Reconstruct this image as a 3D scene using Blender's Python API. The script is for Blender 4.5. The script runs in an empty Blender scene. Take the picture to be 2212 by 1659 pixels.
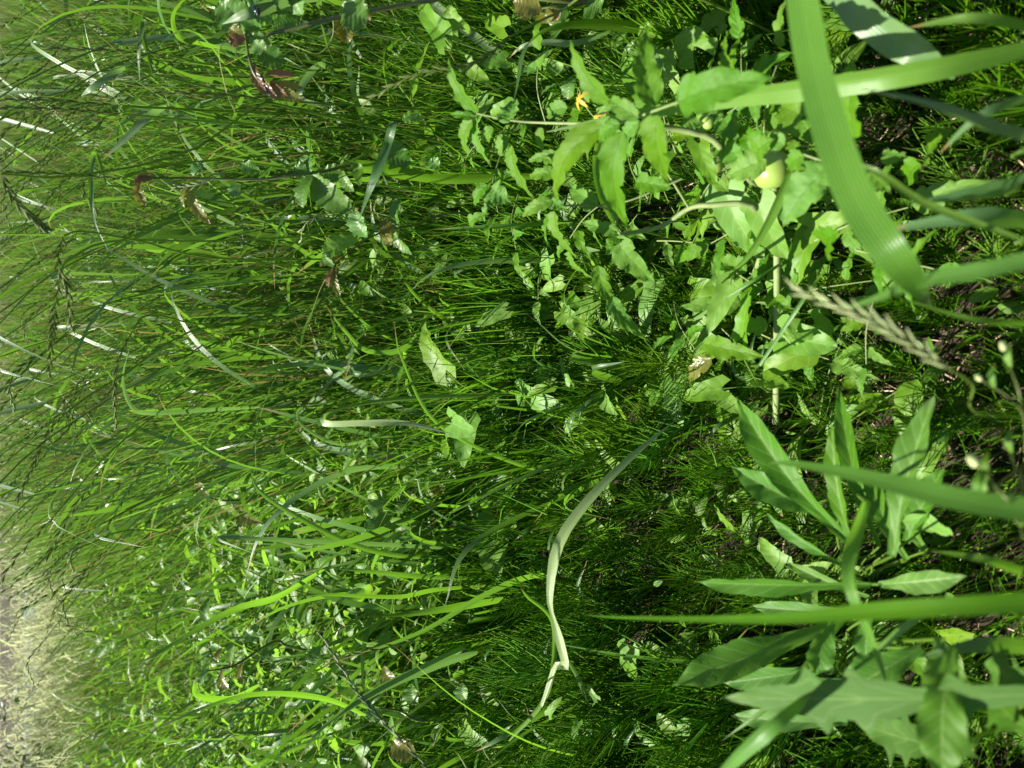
import bpy, math, random
import numpy as np
from mathutils import Vector, Matrix
rng = np.random.default_rng(7)
random.seed(7)
R = math.radians
S = bpy.context.scene
C = S.collection

# ------------------------------------------------------------------ camera
CAMZ, PITCH = 0.80, R(34.8)
sp, cp = math.sin(PITCH), math.cos(PITCH)
cam = bpy.data.cameras.new('camera'); co = bpy.data.objects.new('camera', cam); C.objects.link(co)
M = Matrix(((0, 1, 0), (-sp, 0, -cp), (-cp, 0, sp))).to_4x4()     # picture taken with the phone turned on its side
M.translation = (0, 0, CAMZ)
co.matrix_world = M
cam.lens = 26; cam.sensor_width = 36; cam.clip_start = 0.02; cam.clip_end = 600
cam.dof.use_dof = True; cam.dof.focus_distance = 1.08; cam.dof.aperture_fstop = 7.0
S.camera = co
# ------------------------------------------------------------------ light
SUN_AZ, SUN_EL = R(-58), R(55)        # azimuth from +Y (ahead), negative = to the left
sd = Vector((math.sin(SUN_AZ)*math.cos(SUN_EL), math.cos(SUN_AZ)*math.cos(SUN_EL), math.sin(SUN_EL)))
w = bpy.data.worlds.new('World'); S.world = w; w.use_nodes = True
nt = w.node_tree; nt.nodes.clear()
sky = nt.nodes.new('ShaderNodeTexSky'); sky.sky_type = 'NISHITA'; sky.sun_disc = False
sky.sun_elevation = SUN_EL; sky.sun_rotation = SUN_AZ
bg = nt.nodes.new('ShaderNodeBackground'); bg.inputs[1].default_value = 0.052
ow = nt.nodes.new('ShaderNodeOutputWorld')
nt.links.new(sky.outputs[0], bg.inputs[0]); nt.links.new(bg.outputs[0], ow.inputs[0])
sl = bpy.data.lights.new('sun', 'SUN'); sl.energy = 5.0; sl.angle = R(0.53); sl.color = (1, .955, .87)
so = bpy.data.objects.new('sun', sl); C.objects.link(so)
so.rotation_euler = sd.to_track_quat('Z', 'Y').to_euler()
S.view_settings.view_transform = 'Standard'; S.view_settings.look = 'None'
S.view_settings.gamma = 1; S.view_settings.use_curve_mapping = False
S.view_settings.exposure = 1.45
S.cycles.max_bounces = 8; S.cycles.diffuse_bounces = 4; S.cycles.transmission_bounces = 6
S.cycles.sample_clamp_indirect = 4

# ------------------------------------------------------------------ picture -> place helper (2212 x 1659 measure)
F = 26/36*2212
CX = np.array((0, -sp, -cp)); CY = np.array((1., 0, 0)); CF = np.array((0, cp, -sp)); CAM = np.array((0, 0, CAMZ))
def ray(x, y):
    d = CF*F + CX*(x-1106) + CY*(829.5-y)
    return d/np.linalg.norm(d)
def V(x, y, d): return CAM + ray(x, y)*d
def G(x, y, z=0.0):
    r = ray(x, y); return CAM + r*((CAMZ-z)/-r[2])
def proj(p):
    r = np.asarray(p, float)-CAM; dz = r@CF; return 1106+F*(r@CX)/dz, 829.5-F*(r@CY)/dz
LM = [((1850, 300), 'the widest blade'), ((1250, 1150), 'the pale twisted blade'), ((800, 890), 'the folded striped blade'), ((1860, 1250), 'the long leaved rosette'), ((1650, 1420), 'the broadest dark pointed leaf'),
      ((1400, 200), 'the topmost tomato leaflets'), ((600, 190), 'the wine red creeper shoot'), ((320, 400), 'the hanging bronze creeper tip'), ((700, 410), 'the serrated creeper leaves'), ((745, 550), 'the pale serrated leaf'),
      ((1600, 350), 'the two green fruits'), ((1280, 240), 'the yellow flowers'), ((120, 650), 'the hanging seed heads'), ((800, 1470), 'the crossing seed heads'), ((500, 1440), 'the bronze leaved twig'),
      ((1880, 710), 'the plump pale seed head'), ((550, 30), 'the green beetle'), ((1400, 640), 'the paired arrow leaves'), ((1330, 1335), 'the long straight yellow blade'), ((870, 1090), 'the creeper with one yellowing leaf'),
      ((120, 1290), 'the hooked zigzag seed head'), ((480, 1075), 'the sunlit creeper leaves'), ((2110, 1040), 'the chickweed buds'), ((1900, 1530), 'the jagged lettuce leaf'), ((1180, 15), 'the reddish top edge leaves'), ((960, 1270), 'the leafy blade clump'), ((270, 300), 'the pair of short shiny blades'),
      ((303, 90), 'the brown tipped blade'), ((440, 390), 'the pinkish open seed head'), ((375, 30), 'the hooked bright blade'), ((50, 440), 'the thick dark seed head'), ((135, 598), 'the squared bluish fold'), ((290, 850), 'the wide hooked blade'),
      ((255, 800), 'the drooping narrow seed head'), ((815, 370), 'the dark pointed blade'), ((1000, 110), 'the dark reddish seed head'), ((60, 1000), 'the sagging dark seed head'), ((1300, 900), 'the short curled blade'), ((1250, 1560), 'the tiny runner leaves'), ((1720, 760), 'the angular leaf cluster'), ((720, 190), 'the curled spotted blade')]
ORD = 'nearest next third fourth fifth sixth seventh eighth ninth tenth eleventh twelfth thirteenth fourteenth fifteenth sixteenth seventeenth eighteenth nineteenth twentieth'.split()
todo = []
def wherefrom(o, desc, z):
    """remember a scattered plant; finish_labels() words where each one stands"""
    todo.append((o, desc, np.array((o.location[0], o.location[1], z))))
def finish_labels():
    b = {}
    for o, desc, p in todo:
        x, y = proj(p); (lx, ly), nm = min(LM, key=lambda l: (l[0][0]-x)**2+(l[0][1]-y)**2)
        dx, dy = x-lx, y-ly
        dr = ('right of' if dx > 0 else 'left of') if abs(dx) > abs(dy) else ('below' if dy > 0 else 'above')
        b.setdefault((desc, dr, nm), []).append((math.hypot(dx, dy), o))
    for (desc, dr, nm), L in b.items():
        L.sort(key=lambda t: t[0])
        for i, (_, o) in enumerate(L):
            k = '' if len(L) == 1 else (', nearest to it' if i == 0 else ', second from it' if i == 1 else ', '+ORD[i]+' from it' if i < 20 else ', far out from it')
            o['label'] = f'{desc} {dr} {nm}{k}'
def nrm(a):
    a = np.asarray(a, float); return a/np.maximum(np.linalg.norm(a, axis=-1, keepdims=True), 1e-9)

# ------------------------------------------------------------------ materials
def leafmat(name, top, under, trans, vein=(.15, .24, .06), rough=.45, spec=.5, tf=.4, kind='net', var=.35, dry=0.0, bump=.3, nv=7, tipcol=(.28, .2, .07)):
    m = bpy.data.materials.new(name); m.use_nodes = True; t = m.node_tree; t.nodes.clear()
    N = t.nodes.new; L = t.links.new
    def math_(op, a, b=None, c=None):
        n = N('ShaderNodeMath'); n.operation = op
        for i, v in enumerate((a, b, c)):
            if v is None: continue
            if isinstance(v, (int, float)): n.inputs[i].default_value = v
            else: L(v, n.inputs[i])
        return n.outputs[0]
    def mix(f, a, b):
        n = N('ShaderNodeMix'); n.data_type = 'RGBA'
        if isinstance(f, (int, float)): n.inputs[0].default_value = f
        else: L(f, n.inputs[0])
        for s, v in ((6, a), (7, b)):
            if isinstance(v, tuple): n.inputs[s].default_value = (*v, 1)
            else: L(v, n.inputs[s])
        return n.outputs[2]
    geo = N('ShaderNodeNewGeometry'); oi = N('ShaderNodeObjectInfo')
    at = N('ShaderNodeAttribute'); at.attribute_name = 'rnd'
    uv = N('ShaderNodeUVMap'); sx = N('ShaderNodeSeparateXYZ'); L(uv.outputs[0], sx.inputs[0])
    u, v = sx.outputs[0], sx.outputs[1]
    rn = math_('FRACT', math_('ADD', at.outputs['Fac'], oi.outputs['Random']))
    rn2 = math_('FRACT', math_('MULTIPLY', rn, 17.31))
    au = math_('MULTIPLY', math_('ABSOLUTE', math_('SUBTRACT', u, .5)), 2)
    no = N('ShaderNodeTexNoise'); no.inputs['Scale'].default_value = 60; no.inputs['Detail'].default_value = 4
    L(geo.outputs['Position'], no.inputs['Vector'])
    nf = no.outputs[0]
    if kind == 'net':
        mid = math_('LESS_THAN', au, .045)
        ph = math_('FRACT', math_('SUBTRACT', math_('MULTIPLY', v, nv), math_('MULTIPLY', au, 1.3)))
        lat = math_('LESS_THAN', math_('ABSOLUTE', math_('SUBTRACT', ph, .5)), .055)
        vn = math_('MAXIMUM', mid, math_('MULTIPLY', lat, .65))
        hgt = math_('SUBTRACT', math_('MULTIPLY', math_('ABSOLUTE', math_('SUBTRACT', ph, .5)), 1.2), math_('MULTIPLY', mid, .5))
        hgt = math_('ADD', hgt, math_('MULTIPLY', nf, .8))
    else:
        wv = math_('SINE', math_('MULTIPLY', u, 62))
        mid = math_('LESS_THAN', au, .07)
        vn = math_('ADD', math_('MULTIPLY', math_('MAXIMUM', wv, 0), .16), math_('MULTIPLY', mid, .55))
        hgt = math_('ADD', math_('MULTIPLY', wv, .5), math_('MULTIPLY', mid, -1))
    col = mix(geo.outputs['Backfacing'], top, under)
    col = mix(math_('MULTIPLY', vn, .7), col, vein)
    hs = N('ShaderNodeHueSaturation')
    L(math_('ADD', math_('MULTIPLY', rn, .024), .480), hs.inputs['Hue'])
    L(math_('ADD', math_('MULTIPLY', rn2, var*2), math_('ADD', math_('MULTIPLY', nf, .35), 1-var-.17)), hs.inputs['Value'])
    L(math_('ADD', math_('MULTIPLY', rn2, -.2), 1.18), hs.inputs['Saturation'])
    L(col, hs.inputs['Color']); col = hs.outputs[0]
    # dry tips and rust spots on some
    tip = N('ShaderNodeMapRange'); tip.inputs[1].default_value = .86; tip.inputs[2].default_value = .97
    L(math_('ADD', v, math_('MULTIPLY', nf, .06)), tip.inputs[0])
    dryf = math_('MULTIPLY', tip.outputs[0], math_('GREATER_THAN', rn2, .55))
    if dry > 0: dryf = math_('MAXIMUM', dryf, math_('MULTIPLY', math_('GREATER_THAN', rn, 1-dry), .85))
    sn = N('ShaderNodeTexNoise'); sn.inputs['Scale'].default_value = 260; L(geo.outputs['Position'], sn.inputs['Vector'])
    spot = math_('MULTIPLY', math_('GREATER_THAN', sn.outputs[0], .74), .6)
    dryf = math_('MAXIMUM', dryf, spot)
    tcol = mix(dryf, trans, tuple(c*.9 for c in tipcol)); col = mix(dryf, col, tipcol)
    bp = N('ShaderNodeBump'); bp.inputs['Strength'].default_value = bump; bp.inputs['Distance'].default_value = .0006; L(hgt, bp.inputs['Height'])
    p = N('ShaderNodeBsdfPrincipled'); L(col, p.inputs['Base Color']); p.inputs['Roughness'].default_value = rough
    p.inputs['Specular IOR Level'].default_value = spec; L(bp.outputs[0], p.inputs['Normal'])
    tr = N('ShaderNodeBsdfTranslucent')
    hs2 = N('ShaderNodeHueSaturation'); L(math_('ADD', math_('MULTIPLY', rn2, var*1.4), 1-var*.7), hs2.inputs['Value']); L(tcol, hs2.inputs['Color'])
    L(hs2.outputs[0], tr.inputs[0])
    ms = N('ShaderNodeMixShader'); ms.inputs[0].default_value = tf; L(p.outputs[0], ms.inputs[1]); L(tr.outputs[0], ms.inputs[2])
    o = N('ShaderNodeOutputMaterial'); L(ms.outputs[0], o.inputs[0])
    return m
MB = {}
MB['silver'] = leafmat('dull silver grass blade', (.23, .33, .13), (.085, .19, .025), (.2, .4, .04), vein=(.17, .26, .09), rough=.38, spec=.5, tf=.28, kind='par', var=.08, tipcol=(.4, .42, .3))
MB['near'] = leafmat('smooth broad grass blade', (.1, .23, .035), (.1, .23, .03), (.22, .48, .035), vein=(.15, .29, .06), rough=.36, spec=.45, tf=.42, kind='par', var=.1, tipcol=(.12, .2, .05), bump=.4)
MB['blade'] = leafmat('grass blade', (.08, .16, .055), (.07, .165, .02), (.15, .34, .02), vein=(.12, .2, .08), rough=.33, spec=.6, tf=.38, kind='par', var=.3)
MB['glauc'] = leafmat('blue green grass blade', (.14, .225, .095), (.075, .16, .04), (.17, .34, .06), vein=(.16, .25, .15), rough=.36, spec=.6, tf=.3, kind='par', var=.15)
MB['lime'] = leafmat('sunny grass blade', (.085, .185, .03), (.085, .19, .02), (.17, .38, .02), vein=(.14, .26, .05), rough=.4, spec=.45, tf=.45, kind='par', var=.2)
MB['fine'] = leafmat('fine grass', (.065, .175, .02), (.065, .175, .018), (.17, .42, .02), rough=.42, spec=.35, tf=.4, kind='par', var=.4)
MB['far'] = leafmat('meadow grass', (.085, .18, .04), (.085, .18, .03), (.18, .38, .035), rough=.4, spec=.38, tf=.4, kind='par', var=.4, dry=.08)
MB['pale'] = leafmat('pale seeding grass', (.36, .4, .2), (.36, .4, .19), (.5, .54, .28), vein=(.42, .42, .28), rough=.55, spec=.25, tf=.42, kind='par', var=.42, dry=.05, tipcol=(.4, .34, .2))
MB['stem'] = leafmat('green stalk', (.13, .23, .05), (.13, .23, .05), (.26, .44, .05), rough=.38, spec=.5, tf=.38, kind='par', var=.2)
MB['head'] = leafmat('seed head', (.15, .22, .06), (.15, .22, .06), (.38, .48, .12), vein=(.24, .26, .12), rough=.45, tf=.45, kind='par', var=.35, tipcol=(.3, .22, .12))
MB['lithead'] = leafmat('painted sunlit edge seed head', (.3, .36, .2), (.06, .12, .03), (.2, .3, .08), vein=(.5, .5, .4), rough=.4, tf=.2, kind='par', var=.3)  # sunlit edge painted into the colour: pale top and veins against a dark underside
MB['phead'] = leafmat('pale seed head', (.33, .4, .18), (.33, .4, .18), (.42, .5, .2), vein=(.5, .48, .32), rough=.45, tf=.3, kind='par', var=.15, tipcol=(.5, .42, .3))
MB['horse'] = leafmat('horsetail', (.075, .205, .014), (.075, .205, .014), (.2, .46, .012), rough=.5, spec=.22, tf=.22, kind='par', var=.3)
MB['tomato'] = leafmat('tomato leaf', (.085, .2, .028), (.12, .22, .06), (.22, .45, .04), vein=(.06, .14, .02), rough=.6, spec=.28, tf=.36, var=.14, bump=1, nv=6, tipcol=(.13, .22, .05))
MB['bind'] = leafmat('bindweed leaf', (.12, .25, .04), (.13, .25, .06), (.27, .52, .04), vein=(.2, .33, .09), rough=.5, spec=.35, tf=.38, var=.15, bump=.5, nv=5, tipcol=(.14, .26, .05))
MB['lance'] = leafmat('fleabane leaf', (.07, .17, .027), (.1, .19, .05), (.22, .45, .05), vein=(.19, .3, .1), rough=.55, spec=.3, tf=.34, var=.12, bump=.4, nv=9, tipcol=(.13, .22, .06))
MB['lett'] = leafmat('lettuce leaf', (.06, .14, .028), (.06, .14, .028), (.13, .29, .025), vein=(.13, .22, .06), rough=.65, spec=.12, tf=.34, var=.05, bump=.3, nv=6, tipcol=(.12, .2, .06))
MB['creep'] = leafmat('creeper leaf', (.08, .19, .035), (.1, .19, .045), (.2, .4, .04), vein=(.12, .2, .07), rough=.42, spec=.5, tf=.36, var=.25, bump=.6, nv=8, tipcol=(.16, .12, .04))
MB['red'] = leafmat('young creeper leaf', (.12, .075, .03), (.12, .09, .035), (.4, .18, .05), vein=(.14, .12, .05), rough=.3, spec=.6, tf=.4, var=.35, bump=.5, nv=7, tipcol=(.2, .08, .04))
MB['bronze'] = leafmat('bronze creeper leaf', (.13, .15, .03), (.13, .15, .03), (.4, .34, .03), vein=(.16, .14, .05), rough=.35, spec=.5, tf=.42, var=.25, bump=.5, nv=7, tipcol=(.2, .1, .04))
MB['weed'] = leafmat('weed leaf', (.1, .21, .035), (.105, .2, .05), (.24, .48, .03), vein=(.16, .27, .07), rough=.5, spec=.4, tf=.4, var=.35, bump=.5, nv=5)
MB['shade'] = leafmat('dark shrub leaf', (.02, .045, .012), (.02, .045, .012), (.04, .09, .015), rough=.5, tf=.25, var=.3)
MB['straw'] = leafmat('straw', (.36, .27, .17), (.36, .27, .17), (.3, .22, .12), rough=.6, tf=.1, kind='par', var=.35)
def plain(name, col, rough=.5, spec=.4, noise=.3, scale=80, metal=0, sss=0, col2=None, bump=.0):
    m = bpy.data.materials.new(name); m.use_nodes = True; t = m.node_tree; p = t.nodes['Principled BSDF']
    n = t.nodes.new('ShaderNodeTexNoise'); n.inputs['Scale'].default_value = scale; n.inputs['Detail'].default_value = 6
    g = t.nodes.new('ShaderNodeNewGeometry'); t.links.new(g.outputs['Position'], n.inputs['Vector'])
    mx = t.nodes.new('ShaderNodeMix'); mx.data_type = 'RGBA'; t.links.new(n.outputs[0], mx.inputs[0])
    mx.inputs[6].default_value = (*[c*(1-noise) for c in col], 1); mx.inputs[7].default_value = (*(col2 or [c*(1+noise) for c in col]), 1)
    t.links.new(mx.outputs[2], p.inputs['Base Color']); p.inputs['Roughness'].default_value = rough
    p.inputs['Specular IOR Level'].default_value = spec; p.inputs['Metallic'].default_value = metal
    if bump:
        b = t.nodes.new('ShaderNodeBump'); b.inputs['Strength'].default_value = bump; b.inputs['Distance'].default_value = .004
        t.links.new(n.outputs[0], b.inputs['Height']); t.links.new(b.outputs[0], p.inputs['Normal'])
    return m
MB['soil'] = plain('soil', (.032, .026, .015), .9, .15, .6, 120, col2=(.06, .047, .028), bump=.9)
MB['road'] = plain('asphalt road', (.04, .075, .13), .8, .3, .15, 3)
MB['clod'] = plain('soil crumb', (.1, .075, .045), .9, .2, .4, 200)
MB['redstem'] = plain('reddish stem', (.12, .075, .03), .4, .5, .5, 40, col2=(.1, .16, .04))
MB['tstem'] = plain('tomato stem', (.14, .2, .06), .6, .3, .25, 150, col2=(.22, .28, .1))
MB['tendril'] = plain('tendril', (.22, .27, .07), .4, .5, .2, 50)
MB['fruit'] = plain('green tomato', (.17, .29, .045), .35, .4, .12, 30, col2=(.27, .36, .08))
MB['petal'] = plain('yellow petal', (.42, .3, .03), .5, .3, .15, 100)
MB['bud'] = plain('pale bud', (.3, .34, .15), .5, .3, .25, 200)
MB['beetle'] = plain('beetle shell', (.02, .06, .035), .15, .8, .4, 300, metal=.7)
MB['black'] = plain('beetle leg', (.01, .01, .01), .4, .5, .2, 100)

# ------------------------------------------------------------------ mesh helpers
def mk(name, v, q, uv=None, rnd=None, mat=None, parent=None, smooth=True):
    v = np.asarray(v, np.float32).reshape(-1, 3); q = np.asarray(q, np.int32); k = q.shape[1]
    me = bpy.data.meshes.new(name); me.vertices.add(len(v)); me.vertices.foreach_set('co', v.ravel())
    me.loops.add(q.size); me.loops.foreach_set('vertex_index', q.ravel())
    me.polygons.add(len(q)); me.polygons.foreach_set('loop_start', np.arange(0, q.size, k, dtype=np.int32))
    me.polygons.foreach_set('loop_total', np.full(len(q), k, np.int32))
    if smooth: me.polygons.foreach_set('use_smooth', np.ones(len(q), bool))
    if uv is not None:
        l = me.uv_layers.new(name='UVMap'); l.data.foreach_set('uv', np.asarray(uv, np.float32)[q.ravel()].ravel())
    if rnd is not None:
        a = me.attributes.new('rnd', 'FLOAT', 'POINT'); a.data.foreach_set('value', np.asarray(rnd, np.float32))
    me.update(calc_edges=True)
    if mat: me.materials.append(MB[mat])
    return link(name, me, parent)
def link(name, me, parent=None):
    o = bpy.data.objects.new(name, me); C.objects.link(o)
    if parent is not None: o.parent = parent
    return o
def thing(name, loc, label, cat, group=None, rz=0, sc=1):
    o = bpy.data.objects.new(name, None); o.empty_display_size = .02; C.objects.link(o)
    o.location = loc; o.rotation_euler = (0, 0, rz); o.scale = (sc, sc, sc)
    o['label'] = label; o['category'] = cat
    if group: o['group'] = group
    return o
def tag(o, label=None, cat=None, group=None, kind=None):
    for k, val in (('label', label), ('category', cat), ('group', group), ('kind', kind)):
        if val: o[k] = val
    return o
def dup(root, loc, rz, sc, label, group, tilt=(0, 0)):
    r = root.copy(); C.objects.link(r); r.location = loc; r.rotation_euler = (tilt[0], tilt[1], rz); r.scale = (sc, sc, sc)
    r['label'] = label; r['group'] = group
    for ch in list(root.children):
        c = ch.copy(); C.objects.link(c); c.parent = r
        for g in ch.children:
            d = g.copy(); C.objects.link(d); d.parent = c
    return r
def spline(P, n):
    P = np.asarray(P, float); m = len(P)
    Q = np.vstack([2*P[0]-P[1], P, 2*P[-1]-P[-2]]); out = []
    for i in np.linspace(0, m-1-1e-6, n):
        k = int(i); t = i-k; a, b, c, d = Q[k], Q[k+1], Q[k+2], Q[k+3]
        out.append(.5*((2*b)+(-a+c)*t+(2*a-5*b+4*c-d)*t*t+(-a+3*b-3*c+d)*t**3))
    return np.array(out)
class Acc:                                   # gathers quads
    def __init__(s): s.v, s.q, s.uv, s.r, s.n = [], [], [], [], 0
    def add(s, v, q, uv, r=None):
        s.v.append(v); s.q.append(np.asarray(q)+s.n); s.uv.append(uv); s.r.append(np.full(len(v), random.random() if r is None else r)); s.n += len(v)
    def arrays(s): return np.vstack(s.v), np.vstack(s.q), np.vstack(s.uv), np.concatenate(s.r)
    def build(s, name, mat, parent=None, off=None):
        v, q, uv, r = s.arrays()
        if off is not None: v = v-np.asarray(off)
        return mk(name, v, q, uv, r, mat, parent)
def gridq(nr, nc, wrap=False):
    i = np.arange(nr-1)[:, None]*nc; k = nc if wrap else nc-1
    j = np.arange(k)[None, :]; j2 = (j+1) % nc
    return np.stack([i+j, i+j2, i+nc+j2, i+nc+j], -1).reshape(-1, 4)
def tube(acc, P, r, sides=5):
    P = np.asarray(P, float); n = len(P); T = nrm(np.gradient(P, axis=0))
    up = np.tile((.31, .2, .93), (n, 1)); up[np.abs((T*up).sum(1)) > .96] = (1, 0, 0)
    A = nrm(np.cross(T, up)); B = np.cross(T, A); r = np.broadcast_to(r, n)
    a = np.linspace(0, 2*np.pi, sides, endpoint=False)
    v = P[:, None]+r[:, None, None]*(np.cos(a)[None, :, None]*A[:, None]+np.sin(a)[None, :, None]*B[:, None])
    uv = np.stack(np.broadcast_arrays((a/(2*np.pi))[None], (np.linspace(0, .8, n))[:, None]), -1).reshape(-1, 2)
    acc.add(v.reshape(-1, 3), gridq(n, sides, True), uv)
def ribbon(acc, P, hw, Nn, fold=.25, wav=0, cols=(-1, -.5, 0, .5, 1)):
    """a long leaf: centre line P, half width hw(t), Nn the upper-side normal hint, per point or one"""
    P = np.asarray(P, float); n = len(P); T = nrm(np.gradient(P, axis=0)); Nn = np.broadcast_to(Nn, (n, 3))
    Sd = nrm(np.cross(T, Nn)); N2 = np.cross(Sd, T); c = np.asarray(cols); t = np.linspace(0, 1, n)
    w = hw(t)[:, None, None]
    v = P[:, None]+Sd[:, None]*c[None, :, None]*w+N2[:, None]*(np.abs(c)[None, :, None]**1.3)*w*fold
    if wav: v = v+N2[:, None]*(np.sin(t*23+1)[:, None, None]*c[None, :, None]*w*wav)
    uv = np.stack(np.broadcast_arrays((c*.5+.5)[None], t[:, None]), -1).reshape(-1, 2)
    acc.add(v.reshape(-1, 3), gridq(n, len(c)), uv)
# outlines: half width (as a share of the length-independent width) along t, and how far the margin is swept back
def o_tom(t, h=0):
    b = np.interp(t, [0, .04, .15, .3, .48, .68, .86, 1], [.04, .55, .95, 1, .8, .46, .18, .0]); s = ((t+.05*np.sin(t*9+h*7))*3.3+h) % 1
    return b*(1-.32*np.clip(1-s/.4, 0, 1)*(t < .8)*(t > .08))
def o_creep(t, h=0):
    b = np.interp(t, [0, .1, .3, .5, .75, .92, 1], [.05, .5, .92, 1, .72, .28, 0]); s = (t*8) % 1
    return b*(1-.24*(1-s)*(t < .95)*(t > .12))
def o_lance(t, h=0):
    b = np.interp(t, [0, .1, .25, .42, .55, .72, .88, 1], [.24, .3, .52, .9, 1, .74, .3, 0]); s = (t*(4+h)+h) % 1
    return b*(1-.09*(1-s)*(t > .35)*(t < .9))
def o_bind(t, h=0): return np.interp(t, [0, .04, .1, .16, .28, .5, .8, .95, 1], [.5, .95, 1.1, .85, .8, .72, .42, .15, 0])
def o_oval(t, h=0): return np.sin(np.clip(t, 0.01, .999)*np.pi)**.7*(1-.3*t)
def o_lett(t, h=0):
    b = np.interp(t, [0, .1, .17, .2, .23, .3, .34, .4, .43, .47, .52, .55, .6, .75, .88, 1], [.22, .25, .35, .7, .3, .32, .5, .55, .95, .55, .6, 1, .45, .38, .2, 0])
    return b*(1-.12*((t*17) % 1))
OUT = {'tom': (o_tom, 0), 'creep': (o_creep, .05), 'lance': (o_lance, 0), 'bind': (o_bind, .42), 'oval': (o_oval, 0), 'lett': (o_lett, .12)}
RUF = {'lance': .07, 'tom': .06, 'lett': .03, 'bind': .04}
def leaf(acc, P, W, N0, kind, fold=.25, quilt=.0, n=26, nv=6, roll=0, curl=0, cols=(-1, -.8, -.5, -.2, 0, .2, .5, .8, 1)):
    """broad leaf on a centre line P of given full width W"""
    f, back = OUT[kind]; n = {'creep': 57, 'lett': 70, 'lance': 42, 'tom': 44}.get(kind, n) if n > 12 else n; P = spline(P, n); T = nrm(np.gradient(P, axis=0))
    L = np.linalg.norm(np.diff(P, axis=0), axis=1).sum()
    Sd = nrm(np.cross(T, np.broadcast_to(N0, (n, 3)))); N2 = np.cross(Sd, T)
    if roll: Sd, N2 = Sd*math.cos(roll)+N2*math.sin(roll), N2*math.cos(roll)-Sd*math.sin(roll)
    t = np.linspace(0, 1, n); c = np.asarray(cols); ac = np.abs(c); h1, h2 = random.random(), random.random(); ac3 = ac[None, :, None]
    w3 = (np.where(c[None] < 0, f(t, h1)[:, None], f(t, h2)[:, None])*W/2)[:, :, None]; ruf = ac3**2.5*W*RUF.get(kind, .03)*np.sin(t*(17+6*h1)+h2*6+c[None, :, None].repeat(n, 0)[:, :, 0].T*1.3).T[:, :, None]
    z = fold*ac3**1.2*w3-curl*ac3**3*w3+ruf
    if quilt:
        ph = (t[:, None]*nv-ac[None]*1.3) % 1
        z = z+(quilt*W*(np.abs(np.sin(np.pi*ph))-.6)*np.clip(ac*3, 0, 1)[None])[:, :, None]*np.clip(f(t), 0, 1)[:, None, None]
    v = P[:, None]+Sd[:, None]*c[None, :, None]*w3+N2[:, None]*z
    if back:
        bk = (back*W*np.exp(-t*7))[:, None, None]; v = v-T[:, None]*bk*ac3**1.5
    uv = np.stack(np.broadcast_arrays((c*.5+.5)[None], t[:, None]), -1).reshape(-1, 2)
    acc.add(v.reshape(-1, 3), gridq(n, len(c)), uv)
def spikelet(acc, p, d, side, L, w):
    d = nrm(d); s = nrm(np.cross(d, side)); u = np.cross(s, d)
    r = [(0, .15), (.35, 1), (.7, .7), (1, .03)]; v = []
    for t, k in r:
        for a in range(4):
            v.append(p+d*L*t+s*w*k*math.cos(a*math.pi/2)+u*w*.6*k*math.sin(a*math.pi/2))
    uv = np.array([((a % 2)*.5+.25, t) for t, _ in r for a in range(4)])
    acc.add(np.array(v), gridq(4, 4, True), uv)
def seedhead(acc, P, ns, L=.011, w=.0016, spread=.35, florets=2, view=None):
    P = spline(P, ns+2); T = nrm(np.gradient(P, axis=0))
    side = nrm(np.cross(T[0], (random.uniform(-1, 1), random.uniform(-1, 1), .4)))
    if view is not None: side = nrm(np.cross(nrm(P[-1]-P[0]), view))
    tube(acc, P, .0006, 3)
    for i in range(ns+1):
        k = L*(1-.45*abs(i/ns-.35)); sg = 1 if i % 2 else -1
        for j in range(florets):
            spikelet(acc, P[i]+T[i]*k*.35*j, T[i]+side*sg*(spread+.12*j), T[i]+np.array((.3, .2, .1)), k, w*(1-.1*j))
UP = np.array((0, 0, 1.)); CAMW = np.array((0, -.8, .6))
def bulk_blades(n, base, L, W, phi, th0, kap, seg=4, twist=None, prof='grass', rnd=None):
    """n free blades at once; angles from the vertical grow from th0 by kap"""
    t = np.linspace(0, 1, seg+1); th = th0[:, None]+kap[:, None]*t[None]**1.4
    ph = phi[:, None]+(rng.normal(0, .5, n)[:, None]*t[None])
    d = np.stack([np.sin(th)*np.cos(ph), np.sin(th)*np.sin(ph), np.cos(th)], -1)
    P = base[:, None]+np.concatenate([np.zeros((n, 1, 3)), np.cumsum(d[:, :-1]*(L/seg)[:, None, None], 1)], 1)
    tw = (rng.uniform(-1.6, 1.6, n)[:, None]*(.3+t[None])) if twist is None else twist[:, None]+0*t[None]
    s = np.stack([-np.sin(ph), np.cos(ph), 0*ph], -1); u = np.cross(s, d)
    s = s*np.cos(tw)[..., None]+u*np.sin(tw)[..., None]
    w = np.interp(t, [0, .12, .45, .8, 1], [.55, .9, 1, .6, .04])[None, :, None]*W[:, None, None]*.5
    if prof == 'stalk': w = np.interp(t, [0, 1], [1, .5])[None, :, None]*W[:, None, None]*.5
    v = np.stack([P-s*w, P+s*w], 2).reshape(-1, 3)
    q = (gridq(seg+1, 2)[None]+(np.arange(n)*2*(seg+1))[:, None, None]).reshape(-1, 4)
    uv = np.tile(np.stack([np.tile((.02, .98), seg+1), np.repeat(t, 2)], -1), (n, 1))
    r = np.repeat(rng.random(n) if rnd is None else rnd, 2*(seg+1))
    return v, q, uv, r, P, d
def bulk_place(tv, tq, tuv, pos, rot, sc):
    n = len(pos); v = np.einsum('nij,kj->nki', rot*sc[:, None, None], tv)+pos[:, None]
    q = (tq[None]+(np.arange(n)*len(tv))[:, None, None]).reshape(-1, 4)
    return v.reshape(-1, 3), q, np.tile(tuv, (n, 1)), np.repeat(rng.random(n), len(tv))
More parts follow.
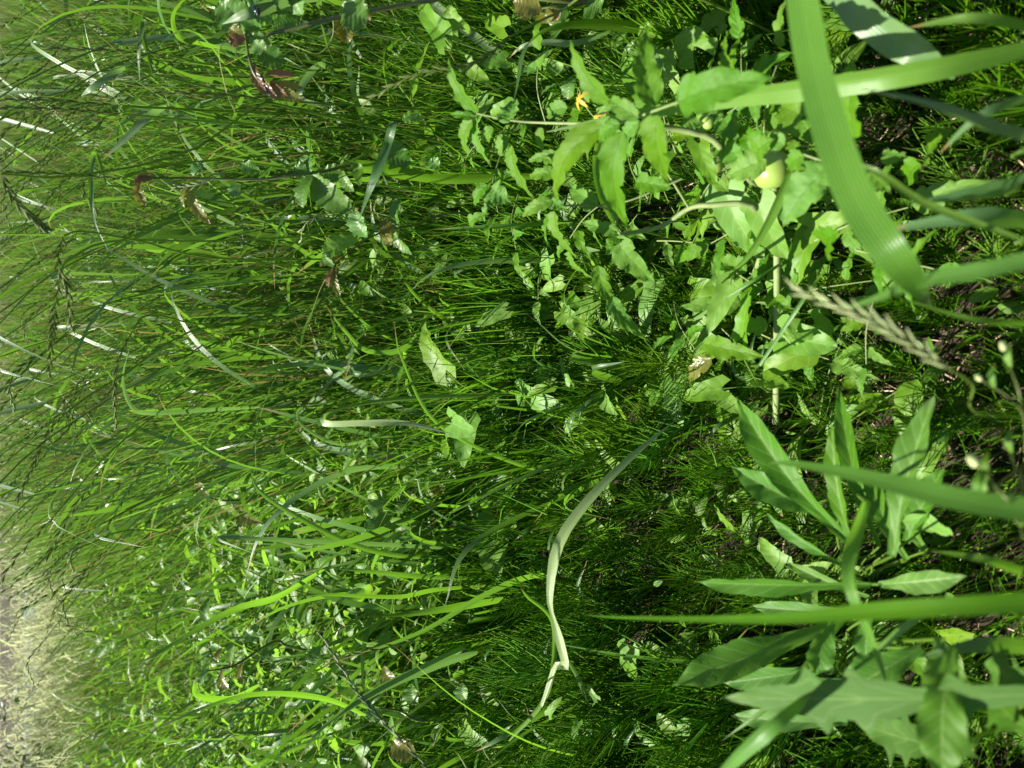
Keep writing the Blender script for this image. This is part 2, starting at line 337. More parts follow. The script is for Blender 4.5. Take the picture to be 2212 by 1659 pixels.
def rots(n, yaw, pitch, roll):
    cy, sy, c2, s2, c3, s3 = np.cos(yaw), np.sin(yaw), np.cos(pitch), np.sin(pitch), np.cos(roll), np.sin(roll)
    z, o = np.zeros(n), np.ones(n)
    Rz = np.stack([cy, -sy, z, sy, cy, z, z, z, o], -1).reshape(n, 3, 3)
    Ry = np.stack([c2, z, -s2, z, o, z, s2, z, c2], -1).reshape(n, 3, 3)
    Rx = np.stack([o, z, z, z, c3, -s3, z, s3, c3], -1).reshape(n, 3, 3)
    return Rz@Ry@Rx
LOW = [(*V(x, y, d)[:2], r) for x, y, d, r in ((1890, 1262, .66, .2), (1850, 1400, .68, .2), (1700, 1050, .68, .16), (1400, 300, .62, .17), (1500, 300, .72, .16), (1560, 560, .8, .18), (1280, 520, .9, .12), (2000, 1500, .5, .15), (1650, 1280, .7, .15), (1220, 1180, .88, .12), (1250, 1340, .9, .1), (1880, 680, .5, .14))]
def low(p):
    """the fine growth stays short where a bigger plant spreads its leaves over it"""
    p = np.atleast_2d(p); f = np.ones(len(p))
    for x, y, r in LOW: f = np.minimum(f, np.clip((np.hypot(p[:, 0]-x, p[:, 1]-y)/r-.3)/.9, .6, 1))
    return f
def cat(parts):
    V_, Q_, U_, R_, n = [], [], [], [], 0
    for v, q, uv, r in parts: V_.append(v); Q_.append(q+n); U_.append(uv); R_.append(r); n += len(v)
    return np.vstack(V_), np.vstack(Q_), np.vstack(U_), np.concatenate(R_)
WIDE = 1.0
def field(n, y0, y1, xa, xb):
    """random ground points between two distances; xa..xb are limits as shares of the view's half width"""
    y = y0+(y1-y0)*rng.random(n)**.75; hw = (y*cp+CAMZ*sp)*.5194*1.08
    if xa <= -1: xa = xa*WIDE
    if xb >= 1: xb = xb*WIDE
    x = hw*(xa+(xb-xa)*rng.random(n))
    return np.stack([x, y, np.zeros(n)], -1)

# ================================================================== SETTING
def ground():
    ys = np.concatenate([np.linspace(-1.5, 0, 8), np.linspace(.02, 2.5, 150), np.linspace(2.6, 12, 30), np.geomspace(14, 400, 14)])
    xs = np.concatenate([-np.geomspace(300, 2.2, 14), np.linspace(-2, -.9, 14), np.linspace(-.88, .88, 110), np.linspace(.9, 2, 14), np.geomspace(2.2, 300, 14)])
    X, Y = np.meshgrid(xs, ys); near = np.exp(-np.hypot(X, Y-1)**2/6)
    Z = near*(.006*np.sin(X*31+2*np.sin(Y*17))*np.cos(Y*27)+rng.normal(0, .0035, X.shape))-.006
    v = np.stack([X, Y, Z], -1).reshape(-1, 3)
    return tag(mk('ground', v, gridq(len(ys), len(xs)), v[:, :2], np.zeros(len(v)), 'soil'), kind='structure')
ground()
# a grey blue road beyond the meadow
rx = np.linspace(-60, 60, 30); rv = np.array([(x, y, .012) for y in (6.9, 34) for x in rx])
tag(mk('road', rv, gridq(2, 30), rv[:, :2], None, 'road'), kind='structure')

# ================================================================== STUFF: uncountable vegetation
WIDE = 1.4           # the mass of the growth goes on well past the edges of the view
def stuff(name, parts, mat, label):
    v, q, uv, r = cat(parts)
    return tag(mk(name, v, q, uv, r, mat), label, name.replace('_', ' '), kind='stuff')
# crumbs of soil and dry litter
n = 3400; p = field(n, .0, 1.8, -1, 1); p[:, 2] = rng.uniform(0, .006, n)
cv = np.array([(x, y, z) for z in (-.6, .6) for x, y in ((-1, -.8), (1, -.6), (.8, 1), (-.9, .7))]); cv[4:, :2] *= .6
cq = np.array([(3, 2, 1, 0), (4, 5, 6, 7), (0, 1, 5, 4), (1, 2, 6, 5), (2, 3, 7, 6), (3, 0, 4, 7)])
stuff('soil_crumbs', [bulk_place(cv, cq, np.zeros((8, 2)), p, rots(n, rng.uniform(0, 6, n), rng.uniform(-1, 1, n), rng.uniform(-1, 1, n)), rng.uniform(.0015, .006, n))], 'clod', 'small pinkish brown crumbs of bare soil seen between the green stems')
n = 3800; p = field(n, -.1, 1.8, -1.1, 1.1); p[:, 2] = rng.uniform(.002, .012, n)
a = bulk_blades(n, p, rng.uniform(.02, .1, n), rng.uniform(.0008, .0025, n), rng.uniform(0, 6.3, n), np.full(n, 1.5), rng.normal(0, .15, n), 3)
stuff('dry_litter', [a[:4]], 'straw', 'dry brown straw and dead stalks lying on the soil under the grass')
# fine grass everywhere near
parts = []
for n, y0, y1, xa, xb, L0, L1, kw in ((9800, .02, 1.6, -1.1, 1.1, .04, .15, .002), (12000, -.15, .95, -1.2, 1.2, .05, .15, .0021), (9500, .95, 2.6, -1, 1, .08, .24, .0026), (6200, .9, 1.5, -.2, 1, .15, .38, .0024)):
    p = field(n, y0, y1, xa, xb)
    a = bulk_blades(n, p, rng.uniform(L0, L1, n)*low(p), kw*rng.uniform(.5, 1.7, n), np.pi+rng.normal(0, 1.4, n), np.abs(rng.normal(.08, .16, n)), np.abs(rng.normal(.35, .4, n)), 4)
    parts.append(a[:4])
stuff('fine_grass', parts, 'fine', 'fine dark green grass filling the gaps between taller plants')
# tall meadow grass behind: more of the stalks and leaves than anyone could count
parts = []
for n, y0, y1, xa, xb, L0, L1, w0, kap in ((9500, 1.3, 2.6, -.15, 1, .35, .8, .0036, .45), (1300, 1.5, 2.8, -1, -.1, .2, .5, .005, .6),
                                          (12000, 2.6, 4.2, -.35, 1, .5, .95, .0048, .45), (11500, 4.2, 8.3, -.3, 1.1, .6, 1.0, .0075, .4),
                                          (13500, 2.0, 4.6, -1.05, -.1, .15, .45, .0075, .6), (3000, 3.6, 5.0, -1.1, 0, .25, .5, .007, .8)):
    p = field(n, y0, y1, xa, xb)
    up = np.interp(p[:, 1], [2.2, 4.2], [.8, 1.5]) if xb <= 0 else 1
    a = bulk_blades(n, p, rng.uniform(L0, L1, n)*up, w0*rng.uniform(.4, 1.5, n), np.pi+rng.normal(0, 1.1, n), np.abs(rng.normal(.08, .12, n)), np.abs(rng.normal(kap, .35, n)), 5 if y1 < 4 else 3)
    parts.append(a[:4])
stuff('meadow_grass', parts, 'far', 'tall tangled meadow grass filling the far part of the field')
# arching glossy leaves in the meadow
parts = []
for n, y0, y1, xa, xb, L0, L1, w0 in ((3600, 1.05, 2.6, -1, 1, .14, .36, .009), (3900, 2.4, 5.2, -1, 1, .2, .45, .012)):
    p = field(n, y0, y1, xa, xb); p[:, 2] = rng.uniform(.03, .55, n)*np.where(p[:, 0] > -.15*p[:, 1], 1, .4)
    a = bulk_blades(n, p, rng.uniform(L0, L1, n), w0*rng.uniform(.4, 1.4, n), np.pi+rng.normal(0, 1.5, n), np.abs(rng.normal(.4, .3, n)), np.abs(rng.normal(1.0, .6, n)), 8)
    parts.append(a[:4])
stuff('arching_grass_leaves', parts, 'blade', 'broad arching grass leaves with glossy backs scattered through the meadow')
# low leafy ground cover
acc = Acc(); leaf(acc, [(0, 0, 0), (.5, 0, .06), (1, 0, -.05)], .55, UP, 'oval', .35, 0, 7, cols=(-1, -.5, 0, .5, 1))
lv, lq, luv, _ = acc.arrays()
def leaves(n, y0, y1, xa, xb, z0, z1, s0, s1):
    p = field(n, y0, y1, xa, xb); p[:, 2] = z0+(z1-z0)*rng.random(n)**1.2*np.interp(p[:, 1], [2.4, 4.4], [1, 1.5])
    return bulk_place(lv, lq, luv, p, rots(n, rng.uniform(0, 6.3, n), rng.normal(.25, .45, n), rng.normal(0, .45, n)), rng.uniform(s0, s1, n))
stuff('leafy_ground_cover', [leaves(5000, 1.9, 4.8, -1.1, -.05, .03, .36, .018, .055), leaves(5200, 1.1, 2.4, -1, .6, .03, .32, .022, .055), leaves(1700, .02, 1.4, -1.1, 1.1, .005, .1, .012, .03), leaves(1600, 2, 4, 0, 1, .02, .3, .02, .045)],
      'weed', 'low mat of small oval weed leaves covering the ground')
# pale seeding grass at the far edge
parts = []
n = 15000; p = field(n, 4.0, 6.9, -1.15, .05); L = rng.uniform(.3, .82, n)
a = bulk_blades(n, p, L, rng.uniform(.003, .006, n), np.pi+rng.normal(0, 1.2, n), np.abs(rng.normal(.06, .1, n)), np.abs(rng.normal(.7, .4, n)), 6); parts.append(a[:4])
ends = a[4][:, -1]; n2 = 26000; idx = rng.integers(0, n, n2); pick = a[4][idx, rng.integers(4, 7, n2)]
b = bulk_blades(n2, pick+rng.normal(0, .012, (n2, 3)), rng.uniform(.05, .15, n2), rng.uniform(.004, .011, n2), rng.uniform(0, 6.3, n2), rng.uniform(.1, .9, n2), rng.uniform(.5, 2.2, n2), 3); parts.append(b[:4])
stuff('pale_seeding_grass', parts, 'pale', 'pale straw green grass with fluffy seed heads along the far edge of the field')

# ================================================================== HORSETAILS
WIDE = 1.0
def horsetail_arrays(h, nw, nb, bl, lean):
    st = Acc(); P = spline([(0, 0, 0), (lean*.3*h, .1*lean*h, h*.5), (lean*h, .2*lean*h, h)], 7); tube(st, P, np.linspace(.0017, .0006, 7), 4); wh = []
    Pw = spline(P, 40)
    for i in range(nw):
        a = Acc(); k = int(8+i*31/nw); b = Pw[k]; l = bl*(1-.55*(i/nw))
        for j in range(nb):
            if random.random() < .12: continue
            ph = j*2*math.pi/nb+random.uniform(-.3, .3)+i; e = random.uniform(.22, .75); ll = l*1.25*random.uniform(.6, 1.15)
            d = np.array((math.cos(ph)*math.sin(e), math.sin(ph)*math.sin(e), math.cos(e)))
            Q = [b, b+d*ll*.5, b+d*ll+UP*ll*random.uniform(.02, .18)]
            tube(a, spline(Q, 3), np.array([.001, .0009, .0005]), 3)
        wh.append(a)
    return st, wh
protos, harr = [], []
for k in range(6):
    st, wh = horsetail_arrays(random.uniform(.1, .2), random.randint(5, 8), 8, random.uniform(.05, .085), random.uniform(-.3, .4))
    t = thing('horsetail', (0, 0, 0), 'x', 'horsetail')
    st.build('stem', 'horse', t)
    for a in wh: a.build('whorl', 'horse', t)
    protos.append(t)
    al = Acc(); al.v, al.q, al.uv, al.r, al.n = list(st.v), list(st.q), list(st.uv), list(st.r), st.n
    for a in wh:
        for v, q, uv, r in zip(a.v, a.q, a.uv, a.r): pass
        al.add(*a.arrays()[:3])
    harr.append(al.arrays())
hp = field(290, .12, 1.4, -1, .8); used = set()
for i, p in enumerate(hp):
    k = i % 6; pr = protos[k]; rt = random.uniform(0, 6.3); s = random.uniform(.75, 1.2)*max(.5, float(low(p)[0]))
    lab = 'feathery green horsetail'; g = 'horsetails'
    if k not in used:
        used.add(k); pr.location = p; pr.rotation_euler = (0, 0, rt); pr.scale = (s, s, s); pr['group'] = g; wherefrom(pr, lab, .12)
    else: wherefrom(dup(pr, p, rt, s, lab, g, (random.uniform(-.15, .15), random.uniform(-.25, .1))), lab, .12)
parts = []; WIDE = 1.4
for k in range(6):
    n = 72; p = field(n, .0, 1.55, -1.1, 1.1); parts.append(bulk_place(*harr[k][:3], p, rots(n, rng.uniform(0, 6.3, n), rng.normal(0, .12, n), rng.normal(0, .12, n)), rng.uniform(.6, 1.2, n)*low(p)))
for k in range(6):
    n = 78; p = field(n, -.15, .8, -1.3, 1.3); parts.append(bulk_place(*harr[k][:3], p, rots(n, rng.uniform(0, 6.3, n), rng.normal(0, .1, n), rng.normal(0, .1, n)), rng.uniform(.8, 1.3, n)*low(p)))
stuff('horsetail_undergrowth', parts, 'horse', 'tangle of thin horsetail branches too dense to tell plants apart'); WIDE = 1.0

# ================================================================== TALL RYEGRASS STALKS
def stalk(h, lean, headlen, nl, droop):
    t = thing('grass_stalk', (0, 0, 0), 'x', 'grass')
    P = spline([(0, 0, 0), (-.1*lean*h, 0, h*.5), (-.4*lean*h, 0, h*.85), (-(.4*lean+.16)*h, 0, h)], 14)
    a = Acc(); tube(a, P, np.linspace(.0019, .001, 14), 4); a.build('stem', 'stem', t)
    T = nrm(P[-1]-P[-2]); e = P[-1]
    a = Acc(); seedhead(a, [e, e+T*headlen*.5, e+T*headlen*.9+np.array((-.02, 0, -droop*headlen))], 13, .014, .0018); a.build('seed_head', 'head', t)
    for i in range(nl):
        k = random.randint(3, 9); b = P[k]; ph = random.uniform(0, 6.3); L = random.uniform(.12, .25); d = np.array((math.cos(ph), math.sin(ph), 0))
        a = Acc(); Q = spline([b, b+d*.06*L/.2+UP*L*.4, b+d*L*.55+UP*L*.5, b+d*L*.85+UP*L*random.uniform(-.2, .4)], 12); W = random.uniform(.0028, .0055)
        ribbon(a, Q, lambda t: np.interp(t, [0, .1, .4, .8, 1], [.5, .9, 1, .55, .03])*W, UP, .3, cols=(-1, 0, 1)); a.build('leaf', random.choice(['blade', 'glauc', 'blade']), t)
    return t
protos = [stalk(random.uniform(.6, .9), random.uniform(.2, 1), random.uniform(.1, .18), random.choice([1, 2, 2, 3]), random.uniform(-.6, .4)) for _ in range(8)]
pts = np.vstack([field(170, 1.3, 2.4, -.1, 1), field(60, 2.4, 3.6, 0, 1), field(22, 1.5, 2.8, -.9, -.1)]); used = set()
for i, p in enumerate(pts):
    k = i % 8; pr = protos[k]; rt = random.gauss(.25, .55); s = random.uniform(.8, 1.15)
    lab, g = ('slender ryegrass stalk', 'ryegrass stalks in the tall stand') if i < 230 else ('lone arching ryegrass stalk', 'ryegrass stalks over the low weeds')
    if i >= 230: s *= .85
    if k not in used:
        used.add(k); pr.location = p; pr.rotation_euler = (0, 0, rt); pr.scale = (s, s, s); pr['group'] = g; wherefrom(pr, lab, .5*s)
    else: wherefrom(dup(pr, p, rt, s, lab, g, (random.uniform(-.08, .08), random.uniform(-.12, .05))), lab, .5*s)

# ================================================================== GRASS TUFTS with broad leaves
def tuft(nb, L0, L1, w0, mat):
    t = thing('grass_tuft', (0, 0, 0), 'x', 'grass')
    for i in range(nb):
        ph = random.uniform(0, 6.3); L = random.uniform(L0, L1); o = random.uniform(.08, .5); dr = random.uniform(-.25, .28); d = np.array((math.cos(ph), math.sin(ph), 0)); sd_ = np.array((-d[1], d[0], 0))*random.uniform(-.12, .12)*L
        b = d*random.uniform(0, .015)
        Q = spline([b, b+d*o*.25*L+UP*L*.45, b+d*o*.65*L+UP*L*(.75-.1*dr)+sd_*.4, b+d*L*(o*.9+.12)+UP*L*(.85-dr)+sd_], 16)
        W = w0*random.uniform(.6, 1.3)/2; a = Acc()
        n0 = UP*.5-d*.6+np.array((random.uniform(-.5, .5), random.uniform(-.5, .5), 0)); tw = np.linspace(0, random.uniform(-1.2, 1.2), 16)[:, None]
        ribbon(a, Q, lambda t: np.interp(t, [0, .15, .45, .8, 1], [.45, .8, 1, .55, .03])*W, n0*np.cos(tw)+np.cross(n0, UP)*np.sin(tw), .3); a.build('leaf', mat, t)
    return t
TP = [tuft(5, .18, .36, .010, 'blade'), tuft(4, .22, .42, .012, 'blade'), tuft(5, .16, .34, .009, 'lime'), tuft(4, .2, .38, .011, 'glauc'), tuft(6, .14, .28, .008, 'blade')]
used = set()
def put_tufts(pts, lab, g):
    for p in pts:
        k = random.randrange(5); pr = TP[k]; rt = random.uniform(0, 6.3); s = random.uniform(.75, 1.25)*max(.5, float(low(p)[0]))
        if k not in used:
            used.add(k); pr.location = p; pr.rotation_euler = (0, 0, rt); pr['group'] = g; wherefrom(pr, lab, .17)
        else: wherefrom(dup(pr, p, rt, s, lab, g, (random.uniform(-.15, .15), random.uniform(-.15, .15))), lab, .17)
put_tufts(field(95, 1.05, 2.3, -.2, 1), 'tuft of broad grass leaves', 'grass tufts among the ryegrass stalks')
put_tufts(field(95, 1.0, 2.3, -1, -.1), 'sunny tuft of grass leaves', 'grass tufts in the low growth')
put_tufts(field(26, .5, 1.1, -1, 1), 'small tuft of grass', 'grass tufts among the horsetails')
put_tufts(field(60, 2.2, 4, -1, 1), 'blurred distant grass tuft', 'grass tufts far out in the meadow')

# ================================================================== LEAFY SPRIGS scattered through the growth
def sprig(kind, mat, nl, L0, L1, h, rw, q=.06):
    t = thing('bindweed_sprig' if kind == 'bind' else 'weed_sprig', (0, 0, 0), 'x', 'weed plant'); a = Acc(); P = spline([(0, 0, 0), (.02, .01, h*.7), (-.01, .02, h*1.4)], 10); tube(a, P, np.linspace(.0016, .0009, 10), 4)
    for i in range(nl):
        b = P[min(9, 2+int(8*i/nl))]; ph = i*2.4+random.uniform(-.5, .5); d = np.array((math.cos(ph), math.sin(ph), 0)); L = random.uniform(L0, L1); st = L*random.uniform(.3, .7)
        c = b+d*st+UP*st*random.uniform(.2, .9); tube(a, spline([b, (b+c)/2+UP*.004, c], 5), np.full(5, .0007), 3); b2 = Acc(); dz = random.uniform(-.5, .4)
        leaf(b2, [c, c+d*L*.5+UP*L*(.1+dz*.3), c+d*L+UP*L*dz], L*rw*random.uniform(.85, 1.15), UP+np.array((random.gauss(0, .3), random.gauss(0, .3), 0)), kind, random.uniform(.15, .4), q, 15, 5, cols=(-1, -.5, 0, .5, 1)); b2.build('leaf', mat, t)
    a.build('stem', 'stem', t); return t
SPR = {'arrow leaved bindweed sprig': [sprig('bind', 'bind', 4, .035, .055, .07, .62), sprig('bind', 'bind', 5, .03, .05, .12, .55), sprig('bind', 'bind', 3, .04, .06, .04, .6)],
       'oval leaved green weed': [sprig('oval', 'weed', 6, .03, .055, .14, .5), sprig('oval', 'weed', 8, .03, .05, .2, .55), sprig('creep', 'creep', 6, .04, .06, .16, .6)]}
used = set()
for desc, cnt, y0, y1, xa, xb, s0, s1 in (('arrow leaved bindweed sprig', 110, .4, 1.3, -.1, 1, .9, 1.4), ('arrow leaved bindweed sprig', 50, .2, 1.5, -1, -.1, .7, 1.1), ('arrow leaved bindweed sprig', 120, .95, 2.1, -1, .9, 1.2, 2.1),
                                     ('oval leaved green weed', 90, 1.4, 2.8, -1, .2, 1.0, 1.6), ('oval leaved green weed', 55, 2.6, 4.4, -1, .2, 1.1, 1.8)):
    for p in field(cnt, y0, y1, xa, xb):
        pr = random.choice(SPR[desc]); rt = random.uniform(0, 6.3); sc = random.uniform(s0, s1)
        if id(pr) not in used:
            used.add(id(pr)); pr.location = p; pr['group'] = desc+'s'; wherefrom(pr, desc, .1)
        else: wherefrom(dup(pr, p, rt, sc, 'x', desc+'s', (random.uniform(-.3, .3), random.uniform(-.3, .3))), desc, .1*sc)

# ================================================================== HERO GRASS BLADES (placed one by one)
def blade(pts, W, label, mat='blade', roll=0, twist=0, prof=None, fold=.25, base=None, stem=True, name='grass_plant'):
    P3 = np.array([V(*p) for p in pts]); g = base if base is not None else np.array((P3[0][0]*1.02, P3[0][1]+.04, 0.)); g = np.array((g[0], g[1], 0.))
    t = thing(name, g, label, 'grass')
    if stem:
        a = Acc(); tube(a, spline([g, g*.5+P3[0]*.5+np.array((0, .01, 0)), P3[0]], 8)-g, np.linspace(.0019, .0013, 8), 5); a.build('stem', 'stem', t)
    n = 30; Q = spline(P3, n); T = nrm(np.gradient(Q, axis=0)); vd = nrm(CAM-Q)
    s0 = nrm(np.cross(T, vd)); n0 = np.cross(s0, T); rr = (roll+twist*np.linspace(0, 1, n))[:, None]
    N_ = n0*np.cos(rr)+s0*np.sin(rr)
    pr = prof or ([0, .08, .35, .75, 1], [.35, .7, 1, .62, .03])
    a = Acc(); ribbon(a, Q-g, lambda tt: np.interp(tt, *pr)*W/2, N_, fold, wav=.05, cols=(-1, -.66, -.33, 0, .33, .66, 1)); a.build('leaf', mat, t)
    return t
Gd = lambda x, y: G(x, y, 0)
wide = ([0, .1, .5, .8, 1], [.9, 1, 1, .9, .45]); even = ([0, .1, .5, .9, 1], [.7, 1, 1, .7, .4])
blade([(1725, -60, .42), (1755, 130, .40), (1800, 300, .37), (1850, 430, .355), (1905, 520, .34), (1950, 580, .345), (1985, 625, .37), (2010, 660, .4)], .0152, 'widest smooth grass blade running across the near right corner beside the tomato leaf', 'near', .3, -.5, ([0, .1, .5, .7, .85, 1], [.9, 1, 1, .85, .55, .1]), .1, base=Gd(1700, -90))
blade([(2260, 95, .55), (2000, 150, .5), (1750, 190, .52), (1560, 215, .56), (1350, 250, .62), (1180, 285, .68)], .0165, 'broad grass blade lying behind the big tomato leaflet, crossing under the widest blade', 'near', -.7, .2, ([0, .3, .6, .85, 1], [.7, 1, .8, .4, .05]), base=Gd(2212, 60))
blade([(1780, -30, .6), (1840, 10, .58), (1915, 70, .57), (1985, 110, .56), (2060, 170, .58)], .023, 'bluish broad grass blade in the top right corner', 'glauc', .6, 0, ([0, .3, .7, 1], [.5, 1, 1, .1]), base=Gd(1790, -60))
blade([(2240, 310, .42), (2120, 270, .4), (2000, 225, .4), (1860, 192, .42)], .013, 'dark blue green grass blade entering from the right edge below the corner', 'glauc', 1.1, 0, ([0, .4, .8, 1], [1, .8, .35, .03]), base=Gd(2212, 340))
blade([(2260, 555, .36), (2120, 585, .36), (1980, 610, .37), (1880, 650, .40), (1800, 672, .43)], .0105, 'blurred yellow green grass blade reaching in over the pale seed head', 'near', .7, 0, ([0, .4, .75, 1], [.85, .85, .4, .03]), .12, base=Gd(2212, 540))
blade([(2280, 1110, .37), (2100, 1085, .37), (1950, 1050, .38), (1820, 1020, .41), (1700, 1000, .45), (1660, 1002, .47)], .0135, 'long green grass blade over the middle of the narrow leaved rosette', 'near', .5, 0, ([0, .35, .7, 1], [.85, .8, .38, .03]), .12, base=Gd(2212, 1130))
blade([(2270, 1300, .34), (2080, 1310, .34), (1900, 1320, .36), (1700, 1336, .4), (1500, 1338, .46), (1330, 1334, .55), (1260, 1328, .6)], .0095, 'long straight blurred yellow green blade lying across the lower right', 'near', .5, 0, ([0, .35, .6, .85, 1], [.9, .85, .5, .2, .03]), .12, base=Gd(2212, 1310))
blade([(1872, 1085, .5), (1856, 1140, .46), (1838, 1200, .44), (1834, 1250, .43), (1848, 1300, .43), (1878, 1370, .45), (1905, 1440, .47), (1918, 1495, .5)], .0085, 'bent narrow grass blade folded over the rosette of long leaves', 'near', .4, .3, ([0, .2, .42, .5, .8, 1], [.5, 1, .9, .75, .5, .03]), base=Gd(1880, 1060))
blade([(2200, 405, .45), (2080, 425, .5), (1960, 440, .52)], .016, 'dark shaded grass blade lying low at the right edge', 'blade', 1.0, 0, ([0, .5, 1], [1, .8, .05]), base=Gd(2212, 420))
blade([(2212, 520, .45), (2000, 440, .44), (1890, 370, .43), (1770, 335, .45)], .0045, 'thin pale green grass leaf passing over the widest blade', 'lime', .3, 0, base=Gd(2240, 520))
blade([(1540, 1690, .5), (1600, 1630, .46), (1680, 1560, .44), (1760, 1490, .46)], .0085, 'pale grass blade pointing up from the lower right edge', 'near', .4, 0, ([0, .5, .85, 1], [.5, 1, .7, .03]), base=Gd(1480, 1720))
blade([(1170, 1525, .95), (1200, 1440, .92), (1222, 1438, .9), (1203, 1360, .88), (1188, 1290, .86), (1210, 1170, .84), (1290, 1060, .84), (1390, 965, .86), (1460, 908, .88)], .0132, 'pale twisted grass blade arching alone across the centre, topside dull silver', 'silver', -.5, .3, ([0, .12, .2, .35, .43, .6, .8, 1], [.3, .5, .65, .85, .3, 1, .7, .03]), base=Gd(1262, 1440))
blade([(1480, 880, 1.0), (1440, 900, .97), (1420, 935, .95), (1412, 965, .94)], .006, 'short curled grass blade hooked over the tip of the pale arching blade', 'glauc', .3, .3)
blade([(1170, 850, 1.2), (1010, 855, 1.1), (850, 865, 1.02), (760, 880, .98), (712, 893, .95), (708, 912, .93), (790, 912, .92), (880, 914, .93), (975, 937, .97)], .0165, 'broad grass blade folded back on itself with a bright striped highlight', 'silver', 2.75, -2.6, ([0, .15, .4, .6, .8, 1], [.3, .5, 1, 1, .6, .03]))
blade([(950, 1430, 1.15), (1000, 1400, 1.05), (820, 1490, 1.0), (700, 1570, .98), (625, 1670, 1.0)], .0075, 'grass blade sweeping to the lower edge under a seed head', 'blade', .3, .3)
blade([(960, 1205, 1.3), (860, 1200, 1.22), (760, 1175, 1.15), (640, 1115, 1.1), (560, 1060, 1.08), (540, 1010, 1.08)], .0085, 'long grass blade arching toward the far side below the folded blade', 'blade', -.3, .6)
blade([(970, 1185, 1.3), (850, 1178, 1.22), (700, 1172, 1.15), (560, 1165, 1.12), (470, 1162, 1.15), (545, 1195, 1.1)], .009, 'straight grass blade with a pale folded end in the left middle', 'glauc', .4, .4)
blade([(920, 1010, 1.35), (800, 1010, 1.25), (720, 1030, 1.2), (620, 1090, 1.18), (560, 1160, 1.2), (530, 1250, 1.25)], .0105, 'wide dull green blade bending down past the straight one', 'glauc', .2, .3)
blade([(1030, 1250, 1.25), (900, 1245, 1.2), (800, 1235, 1.15), (720, 1228, 1.15)], .0085, 'upright grass blade in the leafy clump left of centre, top one', 'blade', .2, .2)
blade([(1060, 1265, 1.25), (940, 1275, 1.2), (860, 1290, 1.15), (700, 1285, 1.12), (615, 1290, 1.15)], .0085, 'upright grass blade in the leafy clump left of centre, longest one', 'lime', .5, .2)
blade([(1120, 1290, 1.2), (1000, 1310, 1.12), (900, 1325, 1.1), (800, 1332, 1.12)], .012, 'bright sunlit blade at the foot of the leafy clump', 'lime', .3, .2)
blade([(1200, 1240, 1.2), (1130, 1250, 1.1), (1040, 1290, 1.05), (900, 1370, 1.0), (690, 1440, .97)], .0095, 'long blade slanting down and left through the leafy clump', 'blade', .3, .3)
blade([(1030, 1410, 1.12), (930, 1440, 1.05), (800, 1500, 1.0), (700, 1570, .98)], .013, 'broad blade crossing below the woven seed head', 'glauc', -.2, .2)
blade([(1240, 1010, 1.2), (1140, 1010, 1.12), (950, 920, 1.05), (870, 780, 1.0), (850, 690, 1.0)], .0065, 'thin blade arching up and over between creepers and clump', 'blade', .3, .5)
blade([(1040, 735, 1.3), (960, 690, 1.2), (890, 630, 1.15), (850, 560, 1.12)], .0075, 'curved blade leaning over the horsetails at the centre top', 'lime', .3, .4)
blade([(950, 610, 1.35), (890, 740, 1.2), (800, 760, 1.15), (745, 715, 1.12), (700, 655, 1.12)], .0095, 'dark arching blade with a narrow curled tip near the creeper tendril', 'blade', .2, .5)
blade([(1240, 385, 1.15), (1120, 382, 1.1), (960, 388, 1.05), (790, 362, 1.0), (775, 368, .99), (778, 400, .98)], .0175, 'broad bright blade folded at its end below the dark pointed one', 'lime', .4, .2, ([0, .2, .5, .85, 1], [.3, .6, 1, .9, .3]))
blade([(820, 340, 1.15), (848, 265, .88), (838, 310, .86), (815, 370, .85), (795, 420, .86), (776, 475, .87)], .011, 'dark green pointed blade hanging across the creeper leaves', 'blade', .2, .1, ([0, .25, .6, 1], [.05, .8, 1, .05]))
blade([(1240, 478, 1.05), (1130, 487, 1.0), (1020, 492, 1.0), (940, 496, 1.02)], .0075, 'straight bright blade beside the lowest tomato leaf', 'lime', .4, .1)
blade([(1330, 480, .9), (1300, 420, .86), (1288, 350, .86), (1296, 290, .88)], .0115, 'pale green blade standing behind the central tomato leaflets', 'lime', .3, .1, even)
blade([(1560, 600, .85), (1610, 560, .74), (1660, 480, .66), (1700, 390, .62), (1715, 350, .62)], .0085, 'straight blade slanting up through the lower tomato leaves', 'lime', .5, 0, ([0, .3, .6, 1], [.1, .7, 1, .6]))
blade([(1345, 55, 1.1), (1250, 92, 1.0), (1180, 92, .98), (1130, 100, .98), (1100, 125, 1.0)], .0085, 'grass blade lying flat above the upper tomato leaflets', 'glauc', .3, .1)
blade([(610, 60, 1.3), (540, 110, 1.2), (420, 80, 1.1), (250, 92, 1.1), (300, 98, 1.1)], .009, 'pale flat blade gleaming among the ryegrass at the upper left', 'glauc', .1, .2)
blade([(500, 105, 1.25), (430, 95, 1.1), (385, 80, 1.08), (372, 40, 1.08), (390, 5, 1.1), (440, -30, 1.15)], .0095, 'hooked bright green blade curling over at the upper left edge', 'lime', .6, .5)
blade([(360, 230, 1.1), (330, 245, 1.05), (270, 300, 1.05), (222, 345, 1.06)], .0085, 'short shiny blade bent down, lower one of a pair at the upper left', 'glauc', .1, .2, ([0, .3, .7, 1], [.5, 1, .8, .05]))
blade([(270, 145, 1.1), (250, 155, 1.08), (200, 190, 1.08), (175, 207, 1.1)], .0085, 'short shiny blade bent down, upper one of a pair at the upper left', 'glauc', .1, .2, ([0, .3, .7, 1], [.5, 1, .8, .05]))
blade([(330, 160, 1.0), (305, 60, .95), (312, 45, .95), (300, 110, .95), (302, 180, .97)], .006, 'brown tipped blade hanging straight down near the upper left', 'blade', .3, .2)
blade([(700, 130, 1.25), (560, 215, 1.1), (420, 70, 1.0), (300, 130, .95), (120, 200, .95), (20, 270, .95)], .008, 'long dark blade bowed across the upper left stalks', 'blade', 1.2, .4)
